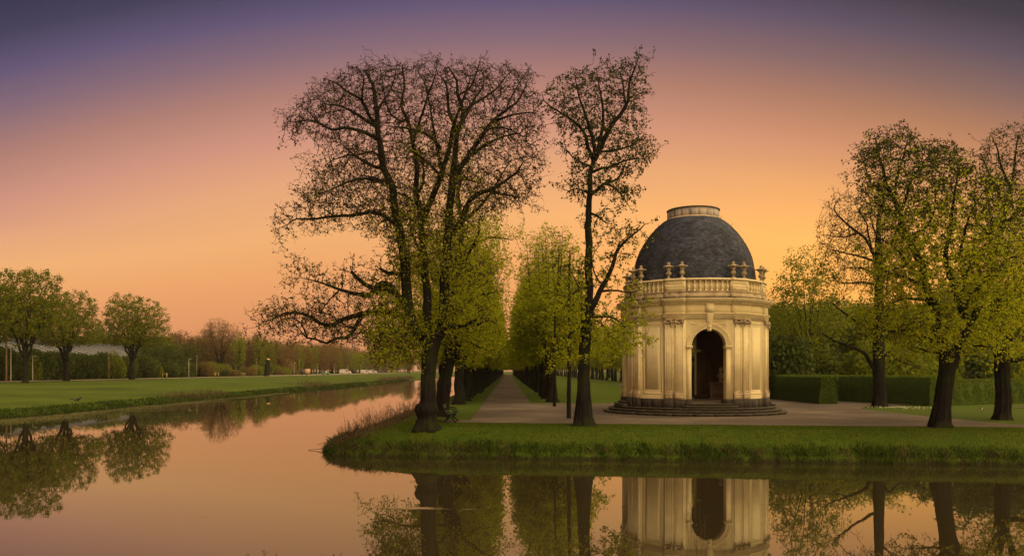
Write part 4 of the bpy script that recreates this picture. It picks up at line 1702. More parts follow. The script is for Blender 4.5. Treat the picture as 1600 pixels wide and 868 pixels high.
def make_bench(label, loc, rz, group):
    """local: seat faces +x, length along y from 0 to 1.7"""
    root = thing('park_bench', label, 'bench', loc, rz, group)
    L = 1.65
    import bmesh
    for y in (.08, L - .08):
        mb = MB()
        tube(mb, smoothpath([(-.10, y, .86), (-.09, y, .74), (-.02, y, .56), (.04, y, .44), (.10, y, .37), (.30, y, .38), (.46, y, .43), (.55, y, .46), (.58, y, .50)], .04), .038, 6)
        tube(mb, smoothpath([(.08, y, .38), (.06, y, .28), (.11, y, .18), (.04, y, .08), (-.05, y, .02), (-.10, y, .012)], .04), .034, 6)
        tube(mb, smoothpath([(.46, y, .42), (.44, y, .32), (.36, y, .22), (.42, y, .12), (.50, y, .04), (.56, y, .012)], .04), .034, 6)
        tube(mb, smoothpath([(.08, y, .2), (.2, y, .30), (.34, y, .23)], .04), .028, 5)
        tube(mb, [(-.14, y, .012), (.0, y, .012)], .022, 5)
        tube(mb, [(.48, y, .012), (.60, y, .012)], .022, 5)
        tube(mb, smoothpath([(-.04, y, .62), (.12, y, .66), (.36, y, .64), (.44, y, .60), (.45, y, .52), (.42, y, .42)], .04), .03, 5)
        mb.build('cast_iron_end', 'iron', root, smooth=True)

    def slat(cx, cz, w, tt, ang):
        bm = bmesh.new()
        bmesh.ops.create_cube(bm, size=1)
        from mathutils import Matrix
        bmesh.ops.bevel(bm, geom=bm.edges[:], offset=.08, segments=1, affect='EDGES') if False else None
        mt = Matrix.Translation((cx, L / 2, cz)) @ Matrix.Rotation(-ang, 4, 'Y') @ Matrix.Diagonal((w, L, tt, 1))
        mb = MB()
        addbm(mb, bm, mt)
        mb.build('slat', 'benchwood', root)
    for cx, cz, a in [(.13, .405, .05), (.23, .405, .05), (.33, .415, .12), (.43, .435, .22), (.53, .465, .35)]:
        slat(cx, cz, .085, .028, a)
    for cx, cz, a in [(.055, .50, 1.95), (.015, .60, 1.95), (-.025, .70, 1.93), (-.06, .80, 1.85)]:
        slat(cx, cz, .085, .026, a)
    return root


b1 = make_bench('green slatted park bench with iron ends at the foot of the big tree', (-3.05, 38.3, GZ + .03), 0, 'park benches')
dup(b1, (3.05, 151.0, GZ + .01), PI, 'small distant bench on the grass right of the avenue path', 'park benches')

# ------------------------------------------------------------------ magpie on the right lawn
bird = thing('magpie', 'black and white magpie standing on the lawn beside the right dark trunk', 'bird', (29.35, 49.6, GZ), R(200))


def bird_body(root, s=1.0, white=True):
    mb = MB()
    path = smoothpath([(.155, 0, .205), (.125, 0, .215), (.09, 0, .20), (.05, 0, .165), (0, 0, .14), (-.07, 0, .115), (-.13, 0, .10)], .012)
    t = np.linspace(0, 1, len(path))
    rad = np.interp(t, [0, .12, .25, .38, .6, .85, 1], [.012, .032, .034, .045, .058, .035, .015])
    tube(mb, path * s, rad * s, 10)
    mb.build('body', 'birdblack', root, smooth=True)
    mb = MB()
    tube(mb, [(-.10 * s, 0, .11 * s), (-.22 * s, 0, .13 * s), (-.34 * s, 0, .17 * s)], [.02 * s, .018 * s, .01 * s], 6)
    mb.build('tail', 'birdblack', root)
    mb = MB()
    tube(mb, [(.15 * s, 0, .205 * s), (.185 * s, 0, .198 * s)], [.010 * s, .002 * s], 5)
    mb.build('beak', 'birdblack', root)
    if white:
        mb = MB()
        blob(mb, (.01, 0, .118), .07, .052, .038)
        blob(mb, (.0, .048, .165), .06, .012, .022)
        blob(mb, (.0, -.048, .165), .06, .012, .022)
        mb.build('white_patch', 'birdwhite', root, smooth=True)
    for e in (-1, 1):
        mb = MB()
        tube(mb, [(.0, e * .02 * s, .10 * s), (.015 * s, e * .022 * s, .05 * s), (.0, e * .022 * s, 0), (.03 * s, e * .022 * s, .002)], .005 * s, 5)
        mb.build('leg', 'birdblack', root)


bird_body(bird)
for (x, y, lab, s_) in [(122, 628, 'small dark bird on the far green bank, left one of two', 2.0), (168, 632, 'small dark bird on the far bank near the water', 1.7)]:
    X_ = (x - VX) / FPX
    d_ = 60.0
    for _ in range(40):
        zz_ = float(left_h(np.array([X_ * d_]), np.array([d_]))[0])
        d_ = .5 * d_ + .5 * (EYE - zz_) * FPX / (y - HY)
    bb = thing('dark_bird', lab, 'bird', (X_ * d_, d_, zz_), rng.uniform(0, 6), 'dark birds on the far bank')
    bird_body(bb, s_, False)

# daisies on the tip of the right lawn
mb = MB()
r = np.random.default_rng(9)
q = np.column_stack([r.normal(size=160) * 1.0 + 26.3, r.normal(size=160) * .9 + 53.6])
q = q[(q[:, 0] > 23.6)]
for i in range(len(q)):
    blob(mb, (q[i, 0], q[i, 1], GZ + .07), .035, .035, .015, 5, 4)
mb.build('daisies', 'daisy', kind='stuff', label='white daisies in the grass round the leafless tree', category='flowers')

# ------------------------------------------------------------------ things along the far road


def gz_left(y=0):
    return LZ


def at_left(px, X):
    """depth of the far-road line at a photo column"""
    return X * FPX / (px - VX)


def make_lamp(label, loc, group, h=4.8, rz=0.0):
    root = thing('street_lamp', label, 'street lamp', loc, rz, group)
    mb = MB()
    tube(mb, [(0, 0, 0), (0, 0, .8), (0, 0, h)], [.075, .065, .045], 8)
    mb.build('pole', 'pole', root, smooth=True)
    mb = MB()
    tube(mb, [(0, 0, h - .03), (.18, 0, h + .03), (.30, 0, h + .02)], [.04, .07, .05], 6)
    box(mb, .0, .62, -.14, .14, h + .03, h + .12)
    mb.build('lamp_head', 'white', root)
    return root


lampspec = [(17, 7.0), (51, 4.3), (295, 4.8), (459.5, 4.8), (495.6, 4.8), (522.5, 5), (543.8, 5), (563.8, 5), (580.5, 5), (594, 5), (605, 5), (615.6, 5), (625.6, 5), (633, 5)]
wordy = ['tall grey street lamp left of the double-stemmed tree', 'short grey street lamp before the leftmost trees', 'pale street lamp standing alone right of the rounded tree', 'pale street lamp just left of the tall bare pole',
         'street lamp beside the box trailer', 'pale street lamp between trailer and first white van', 'street lamp behind the first white van', 'street lamp left of the paired white vans', 'street lamp behind the paired white vans']
lamp0 = None
for i, (px, h) in enumerate(lampspec):
    y = at_left(px, -81.5)
    lab = wordy[i] if i < len(wordy) else 'tiny far street lamp on the road beyond the vans'
    loc = (-81.5, y, LZ)
    if lamp0 is None:
        lamp0 = make_lamp(lab, loc, 'street lamps along the canal road', h)
        h0 = h
    else:
        dup(lamp0, loc, 0, lab, 'street lamps along the canal road', (1, 1, h / h0))

poles = [(10, 8.0, .12, 'thick brown wooden pole at the far left edge'), (170, 5.5, .07, 'thin wooden pole between the middle and rounded trees'), (307.5, 6.0, .07, 'thin wooden pole right of the lone street lamp'),
         (400.5, 5.9, .07, 'wooden pole left of the leaning stump'), (455.5, 4.9, .08, 'wooden post carrying the slack wire'), (467.5, 6.7, .10, 'tallest pale pole right of the stump')]
for px, h, rad, lab in poles:
    y = at_left(px, -82.4)
    mb = MB()
    tube(mb, [(0, 0, -.1), (0, 0, h * .5), (.03, 0, h)], [rad * 1.15, rad, rad * .85], 8)
    root = thing('wooden_pole', lab, 'pole', (-82.4, y, LZ))
    mb.build('shaft', 'wood', root, smooth=True)
    mb = MB()
    tube(mb, [(.03, 0, h), (.03, 0, h + .05)], [rad * .95, rad * .5], 8)
    mb.build('cap', 'pole', root)
ya, yb = at_left(424, -82.4), at_left(455.5, -82.4)
mb = MB()
pp = [(-82.4, ya + (yb - ya) * t_, 5.9 + .2 * t_ - .5 * math.sin(PI * t_)) for t_ in np.linspace(0, 1, 10)]
tube(mb, pp, .025, 4)
tag(mb.build('slack_wire', 'wood'), 'slack wire from leaning stump to wooden post', 'wire')

# leaning sawn-off stump
y = at_left(417.5, -82)
st = thing('tree_stump', 'tall sawn-off leaning tree stump with pale cut top', 'tree stump', (-82.2, y, LZ))
mb = MB()
sp = smoothpath([(-.25, 0, -.1), (0, 0, 1.5), (.15, 0, 3.2), (.55, 0, 5.6)], .3)
tube(mb, sp, np.linspace(.85, .6, len(sp)), 12, mod=1 + rng.normal(size=(len(sp), 12)) * .05)
mb.build('trunk', 'bark', st, smooth=True)
mb = MB()
tube(mb, [(.55, 0, 5.59), (.66, 0, 5.95)], [.6, .5], 12)
tube(mb, [(.75, -.1, 5.5), (1.15, -.1, 5.75)], [.3, .22], 10)
mb.build('cut_face', 'cutwood', st)

# tree guards of yellow posts
g0 = None
for i, (px, lab) in enumerate([(258.5, 'wooden tree guard left of the lone street lamp'), (338, 'wooden tree guard before the bare round tree'), (380, 'wooden tree guard left of the leaning stump')]):
    y = at_left(px, -79.0)
    if g0 is None:
        g0 = thing('tree_guard', lab, 'tree guard', (-79, y, LZ), 0, 'young tree guards')
        for (dx, dy) in ((-.5, -.3), (.5, -.3), (0, .5)):
            mb = MB()
            tube(mb, [(dx, dy, 0), (dx, dy, 1.3)], .07, 6)
            mb.build('post', 'yellow', g0)
        for (ax_, ay_, bx_, by_) in ((-.5, -.3, .5, -.3), (.5, -.3, 0, .5), (0, .5, -.5, -.3)):
            mb = MB()
            tube(mb, [(ax_, ay_, 1.15), (bx_, by_, 1.15)], .045, 5)
            mb.build('rail', 'yellow', g0)
        mb = MB()
        tube(mb, [(0, 0, 0), (.02, 0, 1.2), (.05, 0, 2.0)], [.04, .03, .015], 5)
        mb.build('sapling', 'twig', g0)
    else:
        dup(g0, (-79, y, LZ), .7 * i, lab, 'young tree guards')


# parked vans
def extrude(mb, prof, y0, y1):
    n = len(prof)
    v = [(a, y0, b) for a, b in prof] + [(a, y1, b) for a, b in prof]
    j = np.arange(n)
    mb.add(v, np.stack([j, (j + 1) % n, n + (j + 1) % n, n + j], -1))
    import bmesh
    bm = bmesh.new()
    for y_ in (y0, y1):
        vs = [bm.verts.new((a, y_, b)) for a, b in prof]
        bm.faces.new(vs)
    bmesh.ops.triangulate(bm, faces=bm.faces[:])
    addbm(mb, bm)


def make_van(label, loc, rz, group, L=5.9):
    root = thing('white_van', label, 'van', loc, rz, group)
    mb = MB()
    extrude(mb, [(0, .45), (.05, .9), (0, 2.5), (.12, 2.62), (3.7, 2.62), (3.95, 2.52), (4.75, 1.62), (5.55, 1.35), (5.8, 1.1), (5.88, .5), (5.8, .4), (.1, .4)], -.98, .98)
    fixrec(mb.build('body', 'white', root))
    mb = MB()
    for s in (-1, 1):
        y0, y1 = (s * .985, s * .995)
        extrude(mb, [(3.25, 1.45), (3.25, 2.15), (3.85, 2.15), (4.5, 1.55), (4.5, 1.45)], min(y0, y1), max(y0, y1))
    fixrec(mb.build('side_window', 'glass', root))
    mb = MB()
    v = [(3.99, -.85, 2.49), (3.99, .85, 2.49), (4.73, .88, 1.67), (4.73, -.88, 1.67)]
    mb.add([(a + .02, b, c + .015) for a, b, c in v], [[0, 3, 2, 1]])
    mb.build('windscreen', 'glass', root)
    for wx in (1.0, 4.75):
        for s in (-1, 1):
            mb = MB()
            tube(mb, [(wx, s * .80, .36), (wx, s * 1.0, .36)], .36, 16)
            w_ = mb.build('wheel', 'tyre', root)
            mb = MB()
            tube(mb, [(wx, s * .99, .36), (wx, s * 1.01, .36)], .2, 12)
            mb.build('rim', 'pole', w_)
    for s in (-1, 1):
        mb = MB()
        box(mb, 5.60, 5.83, s * .72 - .16, s * .72 + .16, .92, 1.12)
        mb.build('headlight', 'glass', root)
    mb = MB()
    box(mb, 5.78, 5.93, -.95, .95, .36, .62)
    mb.build('bumper', 'navybox', root)
    return root


y = at_left(540.5, -88)
van = make_van('white van parked alone right of the street lamp', (-91.0, y, LZ + .06), R(-6), 'white vans on the far road')
y = at_left(571, -88)
dup(van, (-90.5, y, LZ + .06), R(-8), 'white van parked nearer of the close pair', 'white vans on the far road', (1.0, 1, .95))
y = at_left(583, -88)
dup(van, (-90.5, y, LZ + .06), R(-25), 'white van parked just behind the other of the close pair', 'white vans on the far road', .95)

y = at_left(482, -86)
tr = thing('box_trailer', 'dark box trailer with an end panel painted orange-lit by the road', 'trailer', (-89, y, LZ + .05), R(-8))
mb = MB()
box(mb, 0, 2.1, -1, 1, .6, 2.5)
mb.build('box_body', 'navybox', tr)
for i in range(2):
    mb = MB()
    box(mb, 2.105 + i * .7, 2.78 + i * .7, -1.0, 1.0, .62, 2.55)
    mb.build('end_panel', 'orangelit', tr)
for wx in (.6, 2.6):
    mb = MB()
    tube(mb, [(wx, -.98, .3), (wx, -.75, .3)], .3, 12)
    mb.build('wheel', 'tyre', tr)
mb = MB()
box(mb, 3.5, 4.4, -.04, .04, .5, .6)
mb.build('drawbar', 'iron', tr)

y = at_left(509.5, -84)
car = thing('green_car', 'small green and white car parked left of the vans', 'car', (-86, y, LZ + .06), R(-10))
mb = MB()
extrude(mb, [(0, .35), (0, .8), (.3, .95), (3.4, .85), (3.75, .6), (3.75, .35)], -.8, .8)
fixrec(mb.build('body', 'greenpaint', car))
mb = MB()
extrude(mb, [(.25, .951), (.6, 1.42), (1.9, 1.45), (2.6, .92)], -.72, .72)
fixrec(mb.build('cabin', 'white', car))
mb = MB()
for s in (-1, 1):
    extrude(mb, [(.55, 1.0), (.75, 1.34), (1.8, 1.36), (2.3, 1.0)], s * .73 - .006, s * .73 + .006)
fixrec(mb.build('side_window', 'glass', car))
for wx in (.7, 3.0):
    for s in (-1, 1):
        mb = MB()
        tube(mb, [(wx, s * .68, .3), (wx, s * .83, .3)], .3, 14)
        mb.build('wheel', 'tyre', car)

# long low hall behind the left trees
hall = thing('low_hall', 'long low building with pale ribbed roof behind the left trees', 'building', (-105, 158, LZ))
mb = MB()
box(mb, -22, 0, 0, 82, 0, 5.7)
mb.build('wall', 'bwall', hall)
n = 20
for i in range(n):
    y0, y1 = i * 82 / n, (i + 1) * 82 / n
    mb = MB()
    mb.add([(.5, y0 + .06, 5.7), (.5, y1 - .06, 5.7), (-11, y1 - .06, 9.5), (-11, y0 + .06, 9.5), (.5, y0 + .06, 5.5), (.5, y1 - .06, 5.5), (-11, y1 - .06, 9.3), (-11, y0 + .06, 9.3)], BOXF)
    mb.build('roof_panel', 'roofblue', hall)
    mb = MB()
    mb.add([(.52, y1 - .16, 5.72), (.52, y1 + .16, 5.72), (-11, y1 + .16, 9.52), (-11, y1 - .16, 9.52), (.52, y1 - .16, 5.95), (.52, y1 + .16, 5.95), (-11, y1 + .16, 9.72), (-11, y1 - .16, 9.72)], BOXF)
    mb.build('roof_rib', 'bwall', hall)
mb = MB()
mb.add([(-11, 0, 9.4), (-11, 82, 9.4), (-22.5, 82, 5.7), (-22.5, 0, 5.7), (-11, 0, 9.1), (-11, 82, 9.1), (-22.5, 82, 5.4), (-22.5, 0, 5.4)], BOXF)
fixrec(mb.build('rear_roof', 'roofblue', hall))
for i in range(10):
    mb = MB()
    y0 = i * 8 + 1.5
    box(mb, -.02, .06, y0, y0 + 5, 1.6, 4.2)
    w_ = mb.build('window', 'glass', hall)
    mb = MB()
    for q in range(3):
        box(mb, .05, .12, y0 + q * 2.45, y0 + q * 2.45 + .1, 1.5, 4.3)
    mb.build('frame', 'white', w_)

# ------------------------------------------------------------------ the big lime at the corner (nearest left)
G = (15, .78)
big = hero(11, 35.1, [(667, 668, .52), (667, 662, .45), (668, 653, .38), (667, 646, .41), (667, 641, .50), (668, 635, .46), (669, 625, .34), (669, 600, .315), (670, 575, .31), (671, 555, .33), (672, 540, .38), (672, 529, .43), (673, 522, .38)], [
    # main stems
    (.26, .045, -2.0, [(664, 530), (651, 521), (642, 500), (636, 470), (634, 439), (631, 401), (626, 363), (618, 325), (612, 290), (602, 267), (595, 232), (588.6, 201), (589, 181), (586, 153), (582, 131), (570, 110)], (7, .6)),
    (.20, .03, 1.6, [(671, 528), (669, 510), (667, 477), (665, 427), (661.5, 389), (659, 350), (656.5, 322), (650, 300), (652.7, 257), (647.6, 232), (642.5, 206), (635, 190), (628, 165), (632, 130), (628, 104)], (7, .6)),
    (.27, .03, .6, [(680, 530), (690, 510), (693, 477), (694.5, 439), (699.6, 389), (702, 363), (703.4, 325), (705, 300), (708.4, 283), (711, 232), (713.5, 207), (721, 189), (721, 163), (716, 146), (713.5, 125), (701, 105)], (7, .6)),
    # off the left stem
    (.085, .01, -1.5, [(591, 216), (585, 213), (562, 202), (539, 199), (519, 203), (499, 193), (481, 188), (458, 191), (445, 190)]),
    (.03, .008, .3, [(499, 193), (488, 180), (478, 171), (463, 163)]),
    (.08, .01, 1.8, [(588, 198), (572, 189), (552, 175), (529, 165), (509, 163), (492, 150)]),
    (.08, .01, -2.2, [(587, 190), (583, 188), (570, 163), (562, 153), (539, 141), (526, 130), (505, 122)]),
    (.06, .01, 2.2, [(590, 178), (600, 158), (610, 141), (616, 123), (620, 102)]),
    (.05, .008, -1.5, [(566, 158), (566, 140), (567, 120), (556, 104)]),
    (.09, .01, 1.4, [(602, 266), (595, 262), (582, 260), (562, 248), (547, 237), (530, 222)]),
    (.09, .02, -2.2, [(608, 288), (600, 283), (585, 278), (566, 275)], (14, .6)),
    (.06, .01, -1.5, [(595, 250), (590, 242), (582, 237), (562, 241), (545, 243), (520, 250), (505, 262)]),
    (.07, .01, -2.8, [(598, 284), (572, 279), (552, 283), (531, 290), (508, 300), (490, 305)]),
    (.10, .012, -1.0, [(623, 355), (607.6, 344), (592, 333), (572, 333), (557, 337), (521, 338), (488, 342), (463, 342), (448, 351), (434, 357)], (34, .6)),
    (.03, .008, .5, [(488, 341), (484, 328), (478, 315)], (14, .4)),
    (.035, .008, -.8, [(521, 337), (506, 326), (491, 320)], (16, .45)),
    # low left group
    (.11, .06, 1.2, [(633, 430), (620, 428), (607, 425), (595, 419)], (10, .6)),
    (.14, .012, -1.8, [(635, 472), (620, 462), (607.6, 445), (595, 441), (588, 446), (582, 456), (577, 462), (557, 460), (531, 452), (504, 443), (471, 434)], (42, .6)),
    (.12, .07, .4, [(614, 456), (600, 452), (585, 451), (570, 443), (557, 432), (550, 425)], (25, .5)),
    (.04, .01, .6, [(529, 454), (516, 467), (506, 480), (500, 490)], (45, .5)),
    (.16, .012, 1.0, [(644, 506), (623, 493), (597, 488), (577, 489), (552, 494), (529, 500), (514, 507), (499, 504), (486, 495), (468, 489), (443, 490), (433, 495), (412, 504)], (42, .6)),
    (.10, .012, -.9, [(600, 488), (585, 487), (567, 496), (556, 511), (544, 525), (525, 528), (511, 536), (492, 530), (479, 528), (467, 513), (455, 500)], (28, .5)),
    (.045, .01, .5, [(552, 511), (544, 511), (529, 500), (517, 492), (500, 488), (485, 484)], (38, .5)),
    (.04, .01, -.6, [(480, 526), (470, 505), (458, 496), (440, 500), (425, 512)], (38, .5)),
    (.05, .01, -2.5, [(630, 470), (600, 475), (570, 510), (560, 520)], (50, .7)),
    (.06, .01, -2.4, [(640, 500), (622, 512), (600, 520), (575, 532)], (60, .75)),
    (.05, .01, 1.6, [(646, 512), (630, 525), (610, 540), (600, 548)], (55, .7)),
    # off the middle stem
    (.15, .02, -2.4, [(661, 347), (668, 330), (673, 315), (682, 297), (691, 268), (699, 240), (707, 208), (712, 185), (725, 150), (735, 120)]),
    (.08, .01, 2.6, [(690, 268), (686, 250), (680.6, 225), (675.5, 189), (669, 151), (663, 128), (650, 108)]),
    (.07, .01, -1.6, [(688, 232), (684, 224), (665, 209), (640, 202), (618, 199), (597, 195)]),
    (.07, .01, -2.0, [(689, 274), (673, 260), (658, 247), (643, 235), (630, 225)]),
    (.06, .01, 2.5, [(652, 320), (640, 310), (628, 303), (612, 298), (600, 300)], (16, .7)),
    (.06, .01, 1.5, [(654, 300), (662, 280), (660, 250), (655, 232), (668, 225)], (14, .7)),
    (.07, .01, -2.6, [(645, 225), (655, 190), (668, 150), (680, 120), (682, 98)], (14, .7)),
    (.05, .01, -1.9, [(628, 190), (612, 180), (604, 160), (598, 130), (594, 105)], (14, .7)),
    (.06, .01, -2.6, [(663, 400), (650, 380), (640, 350), (645, 320)], (16, .6)),
    (.08, .01, 2.2, [(664, 370), (650, 350), (630, 335), (600, 345), (585, 356)], (18, .6)),
    # off the right stem
    (.09, .012, -1.8, [(713, 205), (703, 181), (701, 163), (697, 131), (683, 115)]),
    (.08, .012, 1.8, [(720, 195), (726, 186), (739, 166), (759, 151), (774, 141), (792, 118), (803, 108)]),
    (.07, .01, 2.6, [(722, 180), (735, 165), (744, 151), (756, 131), (752, 110)]),
    (.13, .012, -1.6, [(712, 275), (718, 262), (731, 247), (741, 229), (754, 209), (772, 189), (787, 174), (807, 162), (817, 143), (825, 125)]),
    (.06, .01, -1.0, [(774, 189), (785, 184), (802, 180), (820, 177), (833, 175), (842, 179)]),
    (.08, .01, 2.0, [(736, 242), (754, 229), (777, 218), (797, 212), (812, 209), (820, 222)]),
    (.05, .01, -2.0, [(754, 210), (765, 200), (782, 200), (800, 205), (822, 215)], (16, .5)),
    (.15, .03, -1.2, [(700, 372), (711, 358), (724, 340), (734, 315), (751, 301), (764, 298), (787, 283), (805, 270), (815, 256)], (15, .7)),
    (.07, .01, 1.4, [(764, 298), (780, 302), (792, 304), (806, 308), (820, 312)], (18, .6)),
    (.08, .012, 2.3, [(727, 343), (746, 325), (764, 305), (775, 290), (790, 262), (800, 250)], (15, .7)),
    (.05, .01, -2.4, [(708, 290), (722, 280), (738, 283), (750, 285)], (20, .7)),
    (.05, .01, -1.8, [(715, 150), (735, 135), (748, 100), (752, 88)], (12, .4)),
    (.05, .01, 2.4, [(790, 175), (800, 150), (818, 120), (828, 105)], (16, .6)),
    (.10, .06, -1.0, [(690, 512), (705, 510), (726, 508), (744, 499)], (5, .5)),
    (.05, .01, -2.2, [(684, 520), (700, 490), (725, 470), (740, 455)], (16, .6)),
    (.05, .01, -1.6, [(676, 505), (640, 540), (625, 555)], (10, .5)),
    (.05, .01, -2.0, [(700, 440), (725, 425), (742, 420)], (14, .6)),
], grow=(17, .72), mul=5.5, top=[(405, 470), (440, 182), (470, 145), (520, 114), (560, 98), (600, 96), (640, 92), (680, 84), (720, 92), (752, 84), (790, 94), (820, 103), (838, 125), (850, 170)])
crown = [(440, 190), (470, 150), (520, 112), (580, 92), (640, 95), (700, 88), (760, 98), (820, 105), (838, 150), (845, 180), (838, 215), (840, 290), (790, 320), (740, 330), (700, 420), (640, 410), (600, 360), (560, 330), (480, 300), (495, 262), (530, 225), (500, 205)]
big.att.append(poly_points(crown, 15000, 35.1, 3.6, big.r, soft=11))
big.att[-1] = big.att[-1] - [0, 0, .25]
big.att = [c[~((VX + c[:, 0] * FPX / c[:, 1] < 575) & (HY - (c[:, 2] - EYE) * FPX / c[:, 1] > 540))] for c in big.att]
big.colonize(step=.18, kill=.2, infl=1.5, maxn=36000, jit=.28, rmin=.0075, up=.05, iters=70)
zl = lambda P_: np.clip(1.35 - (P_[:, 2] - 5.5) / 12.0, .5, 1.0) ** 1.4
ex = []
A = np.array(big.pos)
k = (A[:, 2] > 5) & (A[:, 2] < 14.5) & (np.abs(A[:, 0] - (-2.6)) < 2.2)
src = A[k][big.r.integers(0, k.sum(), 5000)]
ex = src + big.r.normal(size=src.shape) * .17
finish(big, 'lime_tree', 'big spreading lime tree with burled trunk at the corner of the water', leafm='bud', n_leaf=.9, leaf_size=.078, spread=.045,
       zfun=zl, extra=None, tw=1.0, twlen=.26, origin=(-3.56, 35.1, GZ))
lm = MB()
leaves(lm, ex, .085, big.r)
lowf = lambda P_: np.clip((12.0 - P_[:, 2]) / 6, 0, 1) ** 1.5 * (.06 + .94 * np.clip((P_[:, 0] + 6.2) / 1.2, 0, 1)) * (P_[:, 0] < -1.2)
low = big.leafpoints(2.0, .07, zfun=lowf)
print('low leaves', len(low))
leaves(lm, low, .092, big.r)
lm.v = [q - np.array((-3.56, 35.1, GZ), dtype=np.float32) for q in lm.v]
root_big = [o for o in COL.objects if o.get('label', '').startswith('big spreading')][0]
lm.build('green_leaves', 'leaf', root_big, kind='stuff')

# ------------------------------------------------------------------ second lime, leaning trunk with knuckle
sec = hero(12, 44.0, [(690.5, 651, .44), (690.5, 645, .38), (691.5, 630, .36), (693, 610, .36), (694, 600, .40), (696, 590, .33), (697.5, 575, .40), (700, 565, .36), (706, 550, .38), (710, 540, .36), (711, 522, .34)], [
    (.26, .06, 1.0, [(711, 524), (708, 500), (704, 457), (711, 421), (718, 388), (722, 350), (716, 310), (720, 270)], (14, .8)),
    (.15, .02, -1.5, [(706, 500), (701, 486), (721, 480), (741, 465), (758, 460), (772, 457)], (14, .8)),
    (.12, .02, 1.5, [(716, 394), (741, 381), (757, 373), (772, 371), (800, 375)], (18, .8)),
    (.12, .01, -2.0, [(711, 421), (730, 400), (745, 370), (750, 340)], (16, .8)),
    (.14, .02, -2.0, [(712, 530), (740, 510), (760, 500), (775, 505)], (16, .8)),
    (.06, .03, -1.0, [(735, 430), (741, 428), (748, 418), (752, 410)], (8, .5)),
    (.12, .02, 2.5, [(710, 535), (690, 510), (660, 480), (630, 470)], (20, .9)),
    (.12, .02, 2.8, [(709, 540), (680, 535), (640, 530), (605, 535), (590, 545)], (24, .9)),
    (.12, .02, 2.0, [(705, 460), (680, 440), (655, 420), (640, 400)], (18, .9)),
    (.12, .02, -2.4, [(712, 528), (735, 535), (755, 545)], (20, .8)),
], grow=(16, .8), mul=3.6)
sec.att.append(poly_points([(605, 470), (640, 400), (690, 360), (740, 345), (775, 360), (790, 400), (785, 460), (780, 530), (745, 560), (690, 540), (650, 570), (600, 560), (580, 530)], 5000, 44.0, 3.8, sec.r))
sec.colonize(step=.26, kill=.32, infl=2.2, maxn=14000, jit=.3, rmin=.008)
finish(sec, 'lime_tree', 'second lime tree with knobbly leaning trunk behind the green bench', leafm='leaf', n_leaf=3.6, leaf_size=.105, spread=.16, tw=.6, origin=(-3.64, 44.0, GZ))

# ------------------------------------------------------------------ tall slim lime in front of the pavilion
thr = hero(13, 36.3, [(911, 666, .47), (911, 655, .43), (911, 640, .37), (911.5, 615, .31), (912, 590, .27), (912.5, 560, .25), (914, 530, .25), (916, 505, .26), (919, 484, .27)], [
    (.20, .09, 0, [(919, 486), (920, 450), (921, 415), (920, 380), (919, 350), (922, 303), (925, 263), (928, 250)], (5, .5)),
    (.10, .012, 1.0, [(928, 252), (923, 240), (919, 232), (911, 205), (897, 189), (870, 173), (850, 158), (846, 145)]),
    (.10, .012, -1.6, [(928, 250), (927, 224), (919, 193), (909, 162), (901, 134), (898, 118)]),
    (.10, .012, 1.6, [(928, 250), (935, 224), (942, 193), (941, 158), (935, 126), (932, 108)]),
    (.13, .012, -.8, [(929, 250), (940, 228), (952, 205), (968, 181), (981, 158), (984, 130), (995, 99), (999, 86)]),
    (.06, .01, 1.0, [(978, 165), (976, 140), (970, 115), (960, 105)]),
    (.07, .01, 1.4, [(930, 240), (940, 238), (956, 236), (984, 228), (1006, 213)]),
    (.07, .01, -1.2, [(927, 268), (940, 264), (956, 260), (975, 252), (995, 248), (1014, 249)]),
    (.08, .01, 1.4, [(924, 304), (935, 295), (944, 287), (964, 280), (975, 260), (985, 240)]),
    (.06, .01, -.8, [(944, 287), (962, 295), (976, 310), (982, 322)]),
    (.05, .01, 1.0, [(922, 305), (912, 297), (897, 295), (888, 298), (878, 294)]),
    (.05, .01, -1.0, [(926, 262), (910, 255), (895, 245), (885, 235), (880, 215)]),
    (.06, .01, -1.4, [(921, 332), (932, 336), (944, 346), (957, 350)], (20, .5)),
    (.14, .02, -.4, [(924, 482), (931, 470), (943, 446), (957, 418), (962, 395), (968, 385), (984, 369), (1000, 358), (1008, 350)], (15, .55)),
    (.05, .01, 1.0, [(958, 410), (962, 395), (968, 380), (985, 365)]),
    (.06, .01, -1.0, [(938, 455), (952, 454), (966, 454), (985, 457), (1002, 452)], (14, .4)),
    (.07, .01, 1.0, [(917, 500), (909, 484), (908, 460), (898, 435), (890, 420)], (35, .6)),
    (.06, .01, -1.2, [(916, 500), (930, 495), (953, 494), (970, 503), (984, 520)], (60, .7)),
    (.06, .01, -1.5, [(914, 510), (900, 515), (888, 525), (876, 545)], (55, .6)),
    (.05, .01, 1.5, [(916, 495), (940, 505), (955, 525), (960, 540)], (60, .7)),
    (.05, .01, -1.0, [(943, 446), (930, 430), (925, 405), (935, 385)], (18, .5)),
    (.05, .01, -1.5, [(920, 450), (905, 450), (890, 465), (880, 480)], (45, .6)),
], grow=(15, .5), mul=4.6, top=[(845, 150), (860, 135), (900, 112), (935, 100), (962, 102), (985, 88), (1000, 80), (1010, 92), (1018, 200)])
thr.att.append(poly_points([(848, 160), (860, 140), (900, 112), (950, 100), (985, 95), (1000, 82), (1010, 95), (1005, 150), (1000, 200), (1015, 215), (1015, 250), (985, 280), (985, 310), (960, 300), (930, 300), (885, 300), (895, 270), (905, 225), (870, 185)],
                           4200, 36.3, 2.0, thr.r))
thr.colonize(step=.19, kill=.23, infl=1.6, maxn=15000, jit=.28, rmin=.0075)
zl3 = lambda P_: np.clip(1.2 - (P_[:, 2] - 6) / 25, .6, 1.2)
